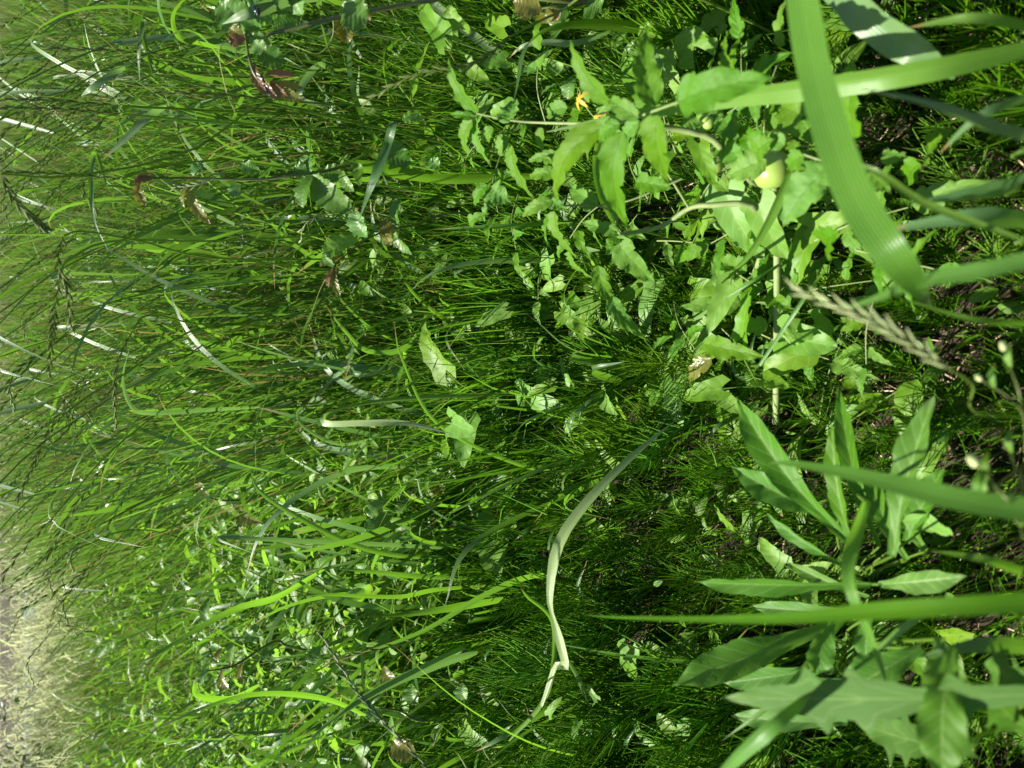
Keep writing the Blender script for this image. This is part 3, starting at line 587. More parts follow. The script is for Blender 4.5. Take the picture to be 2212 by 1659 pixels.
blade([(230, 400, 1.1), (205, 330, 1.0), (198, 400, .98), (205, 480, .98), (235, 545, 1.0)], .0055, 'thin green blade hooked over the stalks at the left', 'blade', .2, .3)
blade([(500, 560, 1.2), (410, 545, 1.1), (350, 580, 1.08), (300, 595, 1.08), (135, 592, 1.05), (132, 602, 1.04), (270, 606, 1.05)], .012, 'blade with a squared bluish fold and bright underside by the drooping seed heads', 'silver', 2.8, -2.6)
blade([(560, 880, 1.35), (460, 885, 1.2), (330, 893, 1.15), (285, 880, 1.12), (265, 820, 1.12), (280, 750, 1.15)], .0075, 'slim blade curled into a wide open hook at the left', 'glauc', .2, .4)
blade([(800, 1550, 1.3), (700, 1510, 1.2), (560, 1500, 1.15), (440, 1530, 1.15), (300, 1590, 1.2)], .009, 'yellow green blade stretching into the blurred lower left', 'lime', .4, .3)
blade([(700, 1230, 1.4), (600, 1290, 1.25), (500, 1320, 1.2), (360, 1400, 1.2), (290, 1440, 1.22)], .012, 'bright blade leaning into the blurred clover patch', 'lime', .5, .2)
blade([(560, 1480, 1.5), (500, 1510, 1.35), (430, 1505, 1.3), (420, 1480, 1.3), (428, 1465, 1.3)], .011, 'yellow green blade with a bent bluish tip in the lower left', 'lime', .4, .2)
blade([(720, 160, 1.2), (690, 140, 1.05), (650, 190, 1.0), (655, 215, 1.0), (700, 225, 1.0), (775, 222, 1.02)], .0085, 'curled blade with a bright spot below the upper red creeper shoot', 'glauc', .1, .4)
blade([(1100, 1600, 1.15), (1180, 1500, .98), (1195, 1350, .95), (1140, 1290, .95), (1125, 1270, .95)], .007, 'pointed blade rising beside the end of the pale twisted blade', 'lime', .3, .3)
blade([(1290, 1560, 1.1), (1240, 1450, 1.0), (1190, 1385, .97)], .007, 'blue green blade running down under the pale twisted blade', 'glauc', .4, .3)
blade([(640, 900, 1.5), (740, 800, 1.25), (770, 810, 1.2), (820, 800, 1.2), (860, 745, 1.22)], .0075, 'small bright arc of grass with a white gleam above the folded blade', 'glauc', .1, .1)
blade([(830, 940, 1.4), (740, 960, 1.2), (660, 925, 1.15), (645, 885, 1.15), (700, 870, 1.18)], .006, 'curved thin blade looping left of the folded blade', 'glauc', .1, .3)

for q, (x1, y1, x2, y2, x3, y3, d, W_, m_, lb) in enumerate((
    (2250, 200, 2120, 250, 2030, 330, .5, .006, 'blade', 'thin shaded blade in the top right shade, crossing the bluish one'), (2240, 60, 2100, 40, 1960, 60, .55, .007, 'lime', 'thin bright blade along the top right corner edge'),
    (2250, 480, 2100, 470, 1900, 500, .5, .012, 'blade', 'broad dark blade lying under the yellow green near one'), (2250, 700, 2100, 690, 1930, 640, .48, .004, 'lime', 'thin pale strand right of the plump pale seed head'),
    (2250, 1250, 2130, 1210, 2010, 1190, .5, .006, 'lime', 'short yellowish blade right of the rosette centre'), (2250, 1400, 2120, 1395, 1980, 1420, .5, .01, 'blade', 'dark broad blade between straight yellow blade and lettuce'),
    (1820, 1340, 1690, 1500, 1560, 1600, .66, .006, 'near', 'long green blade slanting down to the lower edge past the broad leaf'), (1900, 1400, 1990, 1330, 2120, 1290, .52, .005, 'lime', 'brownish tipped strand slanting under the straight yellow blade'),
    (1500, 690, 1620, 610, 1700, 560, .8, .004, 'near', 'fine straight blade across the right of centre arrow leaves'), (1640, 790, 1740, 640, 1800, 560, .7, .004, 'near', 'fine straight blade crossing the pale seed head tip'))):
    blade([(x1, y1, d*1.02), (x2, y2, d*.96), (x3, y3, d)], W_, lb, m_, .4, .2, ([0, .4, .8, 1], [.8, 1, .5, .03]), .15, base=Gd(x1, y1))
# hero seed heads
def headed(stem, head, label, ns=16, L=.012, w=.0018, mat='head', sw=.0011, florets=2, spread=.35):
    P3 = np.array([V(*p) for p in stem]); g = np.array((P3[0][0], P3[0][1], 0.)); H = np.array([V(*p) for p in head])
    t = thing('grass_stalk', g, label, 'grass')
    a = Acc(); tube(a, spline(np.vstack([[g], P3, [H[0]]]), 22)-g, np.linspace(sw*1.3, sw, 22), 5); a.build('stem', 'stem', t)
    a = Acc(); seedhead(a, H-g, ns, L, w, spread, florets, CAM-H[1]); a.build('seed_head', mat, t)
headed([(2160, 900, .5), (2100, 830, .42)], [(2050, 795, .39), (1960, 735, .375), (1860, 680, .37), (1710, 622, .38)], 'plump pale creamy seed head lying blurred above the rosette at the right', 15, .0135, .0015, 'phead', .0006, 2, .24)
headed([(1100, 1700, 1.0), (980, 1620, .95)], [(930, 1665, .88), (830, 1560, .85), (770, 1490, .84), (690, 1365, .84)], 'painted sunlit edge seed head slanting past the lower middle, front one of a crossing pair', 22, .012, .0013, 'lithead', spread=.2)
headed([(1250, 1480, 1.2), (1150, 1400, 1.1)], [(1080, 1365, 1.0), (900, 1385, .95), (760, 1415, .93), (580, 1430, .93)], 'long dark seed head crossing behind the one with a painted sunlit edge', 20, .012, .0015, 'head', spread=.2)
headed([(900, 560, 1.2), (500, 560, 1.0), (300, 520, .92), (180, 500, .9)], [(135, 510, .88), (125, 570, .86), (145, 620, .86), (155, 720, .87)], 'pale seed head hanging down beside a darker one at the left edge', 16, .012, .0015, 'head')
headed([(900, 500, 1.2), (500, 520, 1.0), (250, 520, .95), (150, 560, .93)], [(130, 590, .92), (118, 670, .9), (112, 730, .9), (105, 815, .9)], 'dark green seed head hanging down, longest of those at the left edge', 18, .012, .0015, 'head')
headed([(900, 640, 1.2), (500, 700, 1.1), (330, 680, 1.0)], [(285, 715, .98), (255, 780, .96), (248, 850, .96), (252, 925, .97)], 'narrow seed head drooping with a curved tip left of centre', 17, .011, .0012, 'head', spread=.18)
headed([(900, 780, 1.3), (500, 700, 1.1), (250, 820, 1.0)], [(130, 900, .96), (90, 960, .95), (65, 1020, .95), (35, 1085, .96)], 'dark seed head sagging toward the pale grass at the far edge', 16, .011, .0013, 'head', spread=.25)
headed([(700, 200, 1.1), (400, 330, .95), (150, 380, .9)], [(0, 375, .86), (30, 430, .85), (70, 470, .85), (100, 495, .85)], 'thick dark seed head curving down at the very left edge', 13, .013, .0018, 'head')
headed([(700, 1290, 1.5), (350, 1150, 1.4), (180, 1180, 1.35)], [(150, 1210, 1.3), (122, 1290, 1.3), (140, 1350, 1.3), (230, 1375, 1.3)], 'open zigzag seed head hooked round in front of the pale grass', 11, .02, .0017, 'head', spread=.6, florets=1)
headed([(1400, -40, .8), (1200, 30, .8)], [(1100, 80, .76), (1020, 140, .74), (900, 160, .74), (780, 225, .76)], 'dark reddish green seed head stretching out from the top edge toward the creepers', 18, .014, .0016, 'head', spread=.25)
headed([(700, 380, 1.2), (600, 360, 1.1)], [(510, 348, 1.0), (460, 385, .97), (420, 400, .97), (370, 405, .98)], 'pinkish pale open seed head above the bronze creeper leaves', 12, .015, .0016, 'phead', spread=.4, florets=1)
headed([(820, 420, 1.2), (760, 470, 1.1)], [(730, 460, 1.0), (690, 465, .98), (655, 490, .98), (650, 530, 1.0)], 'small pale seed head bent beside the serrated creeper leaves', 9, .014, .0014, 'phead', spread=.4, florets=1)
for (x, y, x2, y2, d, lb) in ((900, 262, 0, 215, 1.0, 'topmost'), (1000, 300, 0, 232, 1.05, 'second'), (1100, 250, 330, 200, 1.0, 'shortest'), (900, 185, 100, 105, 1.05, 'highest placed'), (820, 330, 0, 372, 1.05, 'lowest straight')):
    headed([(x, y, d*1.25), ((x+x2)/2, (y+y2)/2, d)], [(x2+260, y2+14, d*.92), (x2+130, y2+4, d*.9), (x2, y2, d*.9)], lb+' of the long straight ryegrass stalks running across the upper left', 14, .012, .0011, 'head', .0013, spread=.16)

# ================================================================== TOMATO PLANT
TO = np.array(G(1700, 330)); tp = thing('tomato_plant', TO, 'sprawling young tomato plant with downy lobed leaflets and two green fruits', 'tomato plant')
def tleaf(b, e, W, arch=.15, nh=None, roll=0, fold=.3, kind='tom', mat='tomato', parent=None, off=TO, name='leaflet', q=.13, n=26, nv=6):
    B, E = V(*b), V(*e); L = np.linalg.norm(E-B); mid = (B+E)/2+UP*L*arch
    m1 = B*.62+E*.38+UP*L*arch*.9; a = Acc()
    N0 = nrm(UP*.75+nrm(CAM-mid)*.5) if nh is None else nrm(nh)
    leaf(a, np.array([B, m1, B*.25+E*.75+UP*L*arch*.6, E])-off, W, N0, kind, fold, q, n, nv, roll)
    return a.build(name, mat, parent if parent is not None else tp)
def T1(x, y): return 1106+x/3, y/3
def T2(x, y): return 1106+x/3, 553+y/3
def T0(x, y): return 553+x/3, y/3
def T3(x, y): return 1659+x/3, y/3
def L_(f, b, e, W, d0, d1, **k): tleaf((*f(*b), d0), (*f(*e), d1), W*.84, **k)
L_(T1, (650, 690), (378, 262), .022, .60, .60, roll=.5)
L_(T1, (928, 690), (880, 165), .024, .57, .58, roll=-.6)
L_(T1, (1075, 662), (1720, 500), .034, .53, .50, arch=.1)
L_(T1, (945, 745), (1018, 1195), .030, .56, .60, arch=.12)
L_(T1, (820, 762), (625, 628), .017, .57, .60)
L_(T1, (595, 812), (285, 1300), .029, .6, .66, arch=.18)
L_(T1, (825, 785), (725, 1010), .015, .57, .60)
L_(T1, (720, 850), (755, 1490), .029, .58, .64, arch=.16, roll=.2)
L_(T1, (700, 800), (560, 930), .015, .58, .6)
L_(T1, (262, 1300), (65, 1410), .017, .72, .74); L_(T1, (255, 1290), (345, 1360), .018, .72, .72)
L_(T1, (275, 1370), (430, 1680), .025, .72, .76, roll=-.4)
L_(T2, (380, -20), (530, 150), .024, .76, .8, roll=-.5)
L_(T2, (560, 60), (705, 350), .022, .78, .82, roll=.5); L_(T2, (640, 260), (885, 550), .024, .8, .86, roll=.7)
L_(T1, (660, 1530), (940, 1850), .036, .76, .78, arch=.1)
L_(T1, (690, 1500), (450, 1440), .018, .76, .78); L_(T1, (700, 1530), (610, 1620), .017, .76, .76)
L_(T1, (800, 1180), (1048, 1222), .024, .72, .7, arch=.05)
L_(T1, (560, 1330), (380, 1200), .024, .74, .78)
L_(T1, (0, 940), (150, 1300), .024, .76, .78, roll=-.4); L_(T1, (200, 830), (215, 1005), .015, .76, .78)
L_(T1, (310, 1000), (100, 1050), .013, .74, .76); L_(T1, (290, 1120), (110, 1150), .017, .74, .76); L_(T1, (220, 1010), (300, 1110), .012, .74, .75)
L_(T1, (90, 810), (70, 905), .01, .76, .76); L_(T1, (360, 700), (230, 760), .02, .72, .76)
L_(T0, (1440, 735), (1245, 375), .022, .74, .74, roll=.4); L_(T0, (1420, 760), (1255, 740), .01, .74, .75)
L_(T0, (1640, 790), (1690, 640), .03, .72, .74, arch=.1); L_(T0, (1430, 770), (1520, 1070), .022, .76, .78, roll=-.4); L_(T0, (1400, 780), (1380, 1020), .02, .76, .8)
L_(T0, (1530, 820), (1510, 930), .014, .75, .76); L_(T0, (1520, 1210), (1659, 1320), .034, .8, .8); L_(T0, (1500, 1200), (1420, 1340), .018, .8, .82)
L_(T0, (1380, 1450), (1520, 1380), .017, .86, .84); L_(T0, (1640, 910), (1580, 1010), .024, .78, .8)
L_(T1, (1370, 770), (1470, 905), .027, .68, .66, arch=.06); L_(T1, (1350, 915), (1530, 1080), .028, .68, .66, arch=.06); L_(T1, (1100, 800), (1250, 800), .02, .7, .7)
L_(T1, (1420, 470), (1400, 200), .022, .62, .64, roll=.8); L_(T1, (1655, 990), (1440, 820), .026, .66, .68); L_(T1, (1580, 1010), (1700, 900), .03, .64, .62)
L_(T1, (1650, 1040), (1380, 1150), .03, .64, .66, arch=.05); L_(T1, (1400, 1240), (1230, 1060), .012, .7, .72)
L_(T3, (200, 740), (80, 690), .03, .6, .62); L_(T3, (560, 890), (560, 350), .028, .58, .56, roll=.5, arch=.1); L_(T3, (400, 1070), (90, 1480), .036, .6, .62, arch=.1, q=.15)
L_(T3, (230, 1010), (130, 1100), .02, .6, .62); L_(T3, (110, 940), (0, 900), .018, .62, .64); L_(T3, (170, 960), (165, 905), .014, .6, .6)
L_(T3, (640, 1080), (800, 1250), .026, .62, .66); L_(T3, (850, 1040), (770, 960), .02, .64, .62); L_(T3, (1040, 1010), (1210, 840), .03, .72, .68, roll=.5)
L_(T3, (990, 1060), (900, 1200), .026, .72, .76); L_(T3, (380, 1600), (470, 1500), .034, .66, .62)
L_(T2, (1480, 300), (1080, 330), .03, .84, .84, arch=.05, roll=.3); L_(T2, (1240, 570), (1659, 660), .03, .82, .78, arch=.08, q=.15); L_(T2, (1659, 450), (1490, 460), .024, .8, .82)
L_(T2, (1470, 290), (1300, 0), .027, .84, .86); L_(T2, (1500, 440), (1530, 290), .015, .82, .82); L_(T2, (1290, 660), (1150, 820), .026, .86, .9, mat='bronze')
def tstem(pts, r0, r1, parent=tp, mat='tstem', off=TO, name='stem', sides=7):
    P = spline([V(*p) for p in pts], 5*len(pts)); a = Acc(); tube(a, P-off, np.linspace(r0, r1, len(P)), sides); return a.build(name, mat, parent)
a_ = lambda f, x, y, d: (*f(x, y), d)
tstem([a_(T2, 1560, 560, 1.0), a_(T2, 1520, 300, .9), a_(T1, 1640, 1560, .8), a_(T1, 1560, 1340, .76), a_(T1, 1300, 1330, .76), a_(T1, 1150, 1350, .77), a_(T1, 960, 1470, .78), a_(T1, 700, 1520, .77)], .0038, .0022)
tstem([a_(T3, 60, 1700, .92), a_(T2, 1710, 1100, .9), a_(T3, 50, 1300, .76), a_(T1, 1560, 1180, .72), a_(T1, 1380, 980, .68), a_(T1, 1250, 880, .67), a_(T1, 960, 820, .66), a_(T1, 740, 790, .62)], .004, .0024)
tstem([a_(T1, 740, 790, .62), a_(T1, 930, 715, .57), a_(T1, 1080, 662, .53)], .0011, .0008, name='leaf_stalk'); tstem([a_(T1, 740, 790, .62), a_(T1, 650, 680, .6)], .0011, .0007, name='leaf_stalk')
tstem([a_(T1, 740, 790, .62), a_(T1, 560, 800, .67), a_(T1, 200, 795, .72), a_(T0, 1659, 780, .73), a_(T0, 1430, 735, .74)], .0016, .0009, name='leaf_stalk')
tstem([a_(T1, 1150, 1350, .77), a_(T1, 960, 1040, .74), a_(T1, 900, 900, .7), a_(T1, 960, 830, .66)], .0014, .001, name='leaf_stalk'); tstem([a_(T1, 700, 1520, .77), a_(T1, 610, 1350, .75), a_(T1, 300, 1330, .73), a_(T1, 262, 1300, .72)], .001, .0008, name='leaf_stalk')
tstem([a_(T1, 1100, 1160, .74), a_(T1, 760, 1300, .74), a_(T1, 560, 1330, .75)], .001, .0008, name='leaf_stalk'); tstem([a_(T1, 560, 800, .67), a_(T1, 300, 1130, .74), a_(T1, 260, 1290, .73)], .001, .0007, name='leaf_stalk')
tstem([a_(T2, 1720, 300, .84), a_(T2, 1480, 298, .84)], .0013, .001, name='leaf_stalk'); tstem([a_(T3, 220, 1010, .62), a_(T3, 400, 1060, .6), a_(T3, 230, 1000, .6)], .001, .0008, name='leaf_stalk')
def compound(x, y, d, L):
    c = V(x, y, d); ph = random.uniform(0, 6.3); D = nrm((math.cos(ph), math.sin(ph), random.uniform(-.1, .45))); Sx = nrm(np.cross(D, UP)); e = c+D*L+UP*L*-.1
    P = spline([c, c+D*L*.5+UP*L*.06, e], 9); a = Acc(); tube(a, P-TO, np.linspace(.0011, .0006, 9), 4); a.build('leaf_stalk', 'tstem', tp)
    for k, (t, sg) in enumerate(((3, 1), (3, -1), (6, 1), (6, -1), (8, 0))):
        if sg and random.random() < .15: continue
        b = P[t]; l = L*random.uniform(.38, .55)*(1.25 if sg == 0 else 1); dd = nrm(D*(.45 if sg else 1)+Sx*sg+UP*random.uniform(-.45, .3)); a = Acc(); b = b+dd*.004
        leaf(a, np.array([b, b+dd*l*.5+UP*l*.08, b+dd*l-UP*l*random.uniform(0, .2)])-TO, l*random.uniform(.34, .44), UP+np.array((random.gauss(0, .3), random.gauss(0, .3), 0)), 'tom', random.uniform(.2, .5), .1, 26, 6)
        a.build('leaflet', 'tomato', tp)
for x, y, d in ((1180, 270, .95), (1235, 330, .92), (1330, 570, .98), (1420, 520, .9), (1455, 650, .95), (1500, 450, .84), (1560, 560, .86), (1610, 450, .8), (1505, 260, .8), (1625, 240, .76), (1605, 660, .86), (1690, 640, .84), (1760, 520, .78), (1700, 460, .78),
                (1790, 650, .8), (1560, 710, .92), (1840, 330, .7), (1640, 720, .88), (1460, 330, .82), (1400, 430, .88), (1250, 190, .9), (1040, 300, 1.1), (1120, 420, 1.05), (1180, 560, 1.1), (1330, 420, .9), (1850, 540, .74), (1720, 180, .72), (1890, 640, .78), (1080, 340, 1.05), (1650, 330, .72)):
    compound(x, y, d, random.uniform(.06, .095))
def blob(c, r, sq=1.0, axis=None, mat='fruit', name='fruit', parent=tp, off=TO, rib=.03, nr=13, nc=18):
    th = np.linspace(.02, np.pi-.02, nr); ph = np.linspace(0, 2*np.pi, nc, endpoint=False)
    T, P = np.meshgrid(th, ph, indexing='ij'); rr = r*(1+rib*np.cos(P*5)*np.sin(T))
    v = np.stack([rr*np.sin(T)*np.cos(P), rr*np.sin(T)*np.sin(P), r*sq*np.cos(T)], -1).reshape(-1, 3)
    if axis is not None: v = v@np.array(Vector(axis).to_track_quat('Z', 'Y').to_matrix()).T
    uv = np.stack([P/6.3, T/3.2], -1).reshape(-1, 2); return mk(name, v+np.asarray(c)-off, gridq(nr, nc, True), uv, np.zeros(nr*nc), mat, parent)
blob(V(1540, 350, .74), .0115, .92); blob(V(1667, 366, .68), .0165, .95); blob(V(1530, 265, .74), .006, .9); blob(V(1680, 300, .72), .009)
for f, x, y in ((T1, 545, 760), (T1, 430, 640)):     # two yellow flowers
    fl = None; c = V(*f(x, y), .7); a = Acc(); spikelet(a, c-TO, (-.2, -.2, -.8), UP+.2, .009, .0015); fl = a.build('flower', 'petal', tp)
    for k in range(5):
        ph = k*1.256; d = np.array((math.cos(ph), math.sin(ph), -.35)); a = Acc()
        leaf(a, np.array([c, c+d*.005, c+d*.010-UP*.003])-TO, .0038, UP, 'oval', .2, 0, 7, cols=(-1, 0, 1)); a.build('petal', 'petal', fl)

# ================================================================== BINDWEED AND OTHER ARROW-LEAVED PLANTS
def plant(name, gpt, leaves_, label, cat_, mat, kind, stemmat='stem', sr=.0009, q=.04, fold=.22, nv=5, arch=.12, group=None):
    g = np.array(G(*gpt)); t = thing(name, g, label, cat_, group)
    for (b, e, W, d0, d1, *o) in leaves_:
        k = o[0] if o else {}; k = dict(k); k.setdefault('arch', arch)
        tleaf((*b, d0), (*e, d1), W*(.86 if kind == 'lance' else 1), parent=t, off=g, kind=kind, mat=k.pop('mat', mat), fold=fold, q=k.pop('q', q), nv=nv, name='leaf', n=20, **k)
        B = V(*b, d0); P = spline([g, g*.45+B*.55+np.array((0, .01, .01)), B], 8)-g; a = Acc(); tube(a, P, np.linspace(sr*1.3, sr, 8), 4); a.build('stem', stemmat, t)
    return t
def t2(x, y): return (1106+x/3, 553+y/3)
plant('bindweed', (1500, 800), [(t2(930, 170), t2(880, 585), .028, .98, 1.0), (t2(850, 200), t2(690, 300), .026, 1.0, 1.02)], 'pair of arrow shaped bindweed leaves at the centre, one pointing straight down the frame', 'bindweed', 'bind', 'bind')
plant('bindweed', (1380, 760), [(t2(520, 500), t2(575, 700), .026, 1.04, 1.06), (t2(370, 270), t2(545, 378), .022, 1.08, 1.06, {'roll': .4})], 'bindweed leaf with rounded back lobes and a cupped smaller one beside it', 'bindweed', 'bind', 'bind')
plant('bindweed', (1400, 830), [(t2(690, 540), t2(795, 790), .032, 1.05, 1.07), (t2(620, 420), t2(760, 560), .026, 1.03, 1.03)], 'bindweed leaf with a small dark hole under a shrivelled tomato leaflet', 'bindweed', 'bind', 'bind')
plant('bindweed', (1590, 830), [(t2(1180, 620), t2(1400, 560), .045, .95, .93), (t2(1130, 480), t2(1390, 600), .036, .95, .93), (t2(1150, 750), t2(1160, 900), .04, .97, .98), (t2(1180, 210), t2(1360, 200), .03, .95, .93)], 'wide pale green bindweed leaves overlapping at the right of centre', 'bindweed', 'bind', 'bind')
plant('bindweed', (1180, 700), [(t2(240, 0), t2(260, 190), .026, 1.05, 1.1), (t2(90, 70), t2(150, 120), .02, 1.1, 1.1), (t2(300, 420), t2(450, 390), .022, 1.12, 1.1), (t2(160, 560), t2(165, 620), .024, 1.15, 1.15), (t2(90, 540), t2(95, 600), .015, 1.15, 1.15)], 'bindweed leaves half hidden in the fine grass above the centre', 'bindweed', 'bind', 'bind')
plant('bindweed', (1120, 860), [((1065, 850), (1105, 935), .024, 1.2, 1.2), ((1098, 700), (1112, 745), .018, 1.2, 1.2), ((1020, 790), (1060, 760), .022, 1.25, 1.25), ((1010, 920), (1062, 905), .026, 1.28, 1.28)], 'bindweed leaves in the gap left of the centre', 'bindweed', 'bind', 'bind')
plant('bindweed', (1290, 980), [(t2(685, 1360), t2(540, 1180), .018, .98, .98, {'roll': .4}), (t2(760, 1450), t2(830, 1500), .03, 1.15, 1.15), (t2(960, 1420), t2(990, 1600), .027, 1.15, 1.15), (t2(620, 1420), t2(690, 1540), .016, 1.12, 1.12)], 'single upright bindweed leaf and darker ones beside the pale twisted blade', 'bindweed', 'bind', 'bind')
plant('bindweed', (1560, 330), [((1510, 310), (1548, 395), .02, .7, .7, {'roll': .3}), ((1570, 420), (1650, 560), .04, .78, .8), ((1640, 440), (1700, 560), .035, .76, .78), ((1720, 240), (1800, 300), .04, .72, .74)], 'smooth arrow leaves twining over the green fruits', 'bindweed', 'bind', 'bind')
plant('bindweed', (1500, 110), [((1400, 200), (1350, 125), .036, .9, .92), ((1440, 180), (1445, 100), .04, .88, .88), ((1500, 100), (1480, 60), .045, .88, .88), ((1540, 60), (1560, 20), .035, .9, .92), ((1420, 80), (1380, 60), .03, .92, .92)], 'large smooth arrow leaves behind the upper tomato leaflets near the top edge', 'bindweed', 'bind', 'bind')
plant('bindweed', (1680, 780), [((1720, 720), (1700, 740), .03, .78, .78), ((1700, 725), (1810, 750), .04, .8, .78), ((1735, 760), (1650, 810), .036, .82, .84), ((1760, 700), (1800, 720), .03, .8, .8), ((1650, 860), (1700, 880), .045, .95, .94)], 'cluster of angular bindweed leaves between tomato and rosette', 'bindweed', 'bind', 'bind')
plant('bindweed', (1060, 130), [((960, 75), (910, 0), .03, 1.0, 1.05), ((990, 60), (970, 10), .03, 1.0, 1.0), ((1090, 60), (1050, 40), .026, 1.0, 1.05), ((960, 100), (945, 65), .022, 1.05, 1.05)], 'broad pale leaf with clear veins near the top edge right of the creeper', 'bindweed', 'bind', 'bind')
plant('bindweed', (1240, 300), [((1090, 130), (1045, 145), .022, 1.05, 1.05), ((1010, 140), (1060, 180), .025, 1.08, 1.08), ((1100, 235), (1060, 250), .026, .98, 1.0), ((900, 250), (870, 262), .022, 1.15, 1.15)], 'small bindweed leaves between the upper creeper and the tomato shoot', 'bindweed', 'bind', 'bind')
plant('bindweed', (1400, 1420), [((1360, 1400), (1380, 1475), .03, 1.0, 1.05), ((1348, 1420), (1345, 1470), .028, 1.1, 1.1, {'mat': 'lance'}), ((1440, 1420), (1395, 1385), .024, 1.05, 1.05)], 'dark bindweed leaf folded low among the horsetails at the lower middle', 'bindweed', 'bind', 'bind')
plant('bindweed', (1300, 1580), [((1185, 1545), (1215, 1505), .012, 1.0, .98), ((1290, 1510), (1270, 1475), .01, 1.0, 1.0), ((1250, 1560), (1240, 1600), .012, 1.0, 1.0)], 'tiny bindweed leaves on a creeping runner at the bottom middle', 'bindweed', 'bind', 'bind')
plant('fleabane_seedling', (1500, 1600), [((1470, 1590), (1420, 1540), .02, .98, .98), ((1475, 1600), (1490, 1550), .022, .98, .96), ((1480, 1600), (1490, 1640), .02, .98, .98)], 'small seedling with scalloped pale green leaves at the bottom edge', 'weed plant', 'bind', 'creep')

# ================================================================== ROSETTES
def r6(x, y): return (1659+x/3, 1106+y/3)
def r5(x, y): return (1659+x/3, 553+y/3)
plant('fleabane_rosette', (1890, 1262), [((1880, 1262), (1500, 1256), .021, .66, .66, {'roll': .5}), ((1830, 1225), (1655, 1108), .015, .66, .66, {'roll': .5}), ((1830, 1165), (1592, 858), .032, .66, .66, {'arch': .1}), ((1810, 1120), (1580, 1008), .030, .7, .68, {'arch': .08}),
     ((1850, 1200), (1797, 915), .019, .66, .62, {'roll': .3}), ((1900, 1180), (1812, 830), .020, .68, .72), ((1960, 1170), (2040, 1010), .026, .66, .64, {'roll': .2}), ((1900, 1262), (2090, 1244), .021, .64, .6, {'roll': -.2}), ((1930, 1200), (2020, 850), .026, .58, .56, {'roll': .3}),
     ((1880, 1290), (1700, 1215), .014, .7, .72), ((1960, 1210), (1870, 1000), .022, .66, .7), ((2000, 1190), (1930, 1060), .024, .68, .7), ((1860, 1320), (1620, 1310), .02, .76, .78)],
     'rosette of long narrow toothed leaves spreading from one point at the lower right', 'weed plant', 'lance', 'lance', sr=.0012, q=.05, fold=.6, nv=9, arch=.08)
plant('fleabane_rosette', (1850, 1400), [((1790, 1355), (1452, 1480), .037, .70, .68, {'roll': -.2, 'arch': .07}), ((1800, 1440), (1560, 1475), .026, .76, .78, {'roll': .2}), ((1830, 1470), (1480, 1450), .02, .82, .84), ((1800, 1340), (1760, 1460), .024, .62, .62, {'roll': .5}), ((1990, 1400), (1820, 1500), .034, .6, .6), ((2030, 1380), (2070, 1560), .03, .52, .5, {'roll': .2}),
     ((1880, 1330), (1870, 1430), .02, .66, .66), ((1830, 1560), (1580, 1545), .022, .72, .74)],
     'second rosette below the first, with the broadest dark green pointed leaf', 'weed plant', 'lance', 'lance', sr=.0012, q=.05, fold=.45, nv=9, arch=.08)
plant('wild_lettuce', (2230, 1560), [((2270, 1500), (1560, 1507), .040, .44, .50, {'arch': .04, 'roll': .25}), ((2230, 1475), (2130, 1440), .036, .44, .48, {'arch': .04}), ((2260, 1600), (2120, 1480), .03, .46, .5), ((2100, 1620), (1850, 1560), .04, .58, .6)],
     'jagged blue green wild lettuce leaf with reddish tooth tips at the bottom right', 'weed plant', 'lett', 'lett', sr=.0016, q=.015, fold=.12, nv=6)
plant('dock_leaf_plant', (2080, 1480), [((2060, 1400), (2040, 1690), .027, .45, .45, {'roll': .2})], 'dark strap leaf hanging over the jagged lettuce leaf at the bottom right', 'weed plant', 'lance', 'lance', q=.02)
plant('sorrel', (1760, 1000), [((1690, 1060), (1650, 930), .04, .9, .9), ((1980, 820), (1960, 900), .03, .8, .8), ((1870, 640), (1860, 690), .03, .82, .84), ((1920, 620), (1880, 660), .03, .84, .84), ((2005, 1110), (2015, 1150), .04, .64, .66)], 'dim broad leaves low down between the rosette and the pale seed head', 'weed plant', 'bind', 'oval')

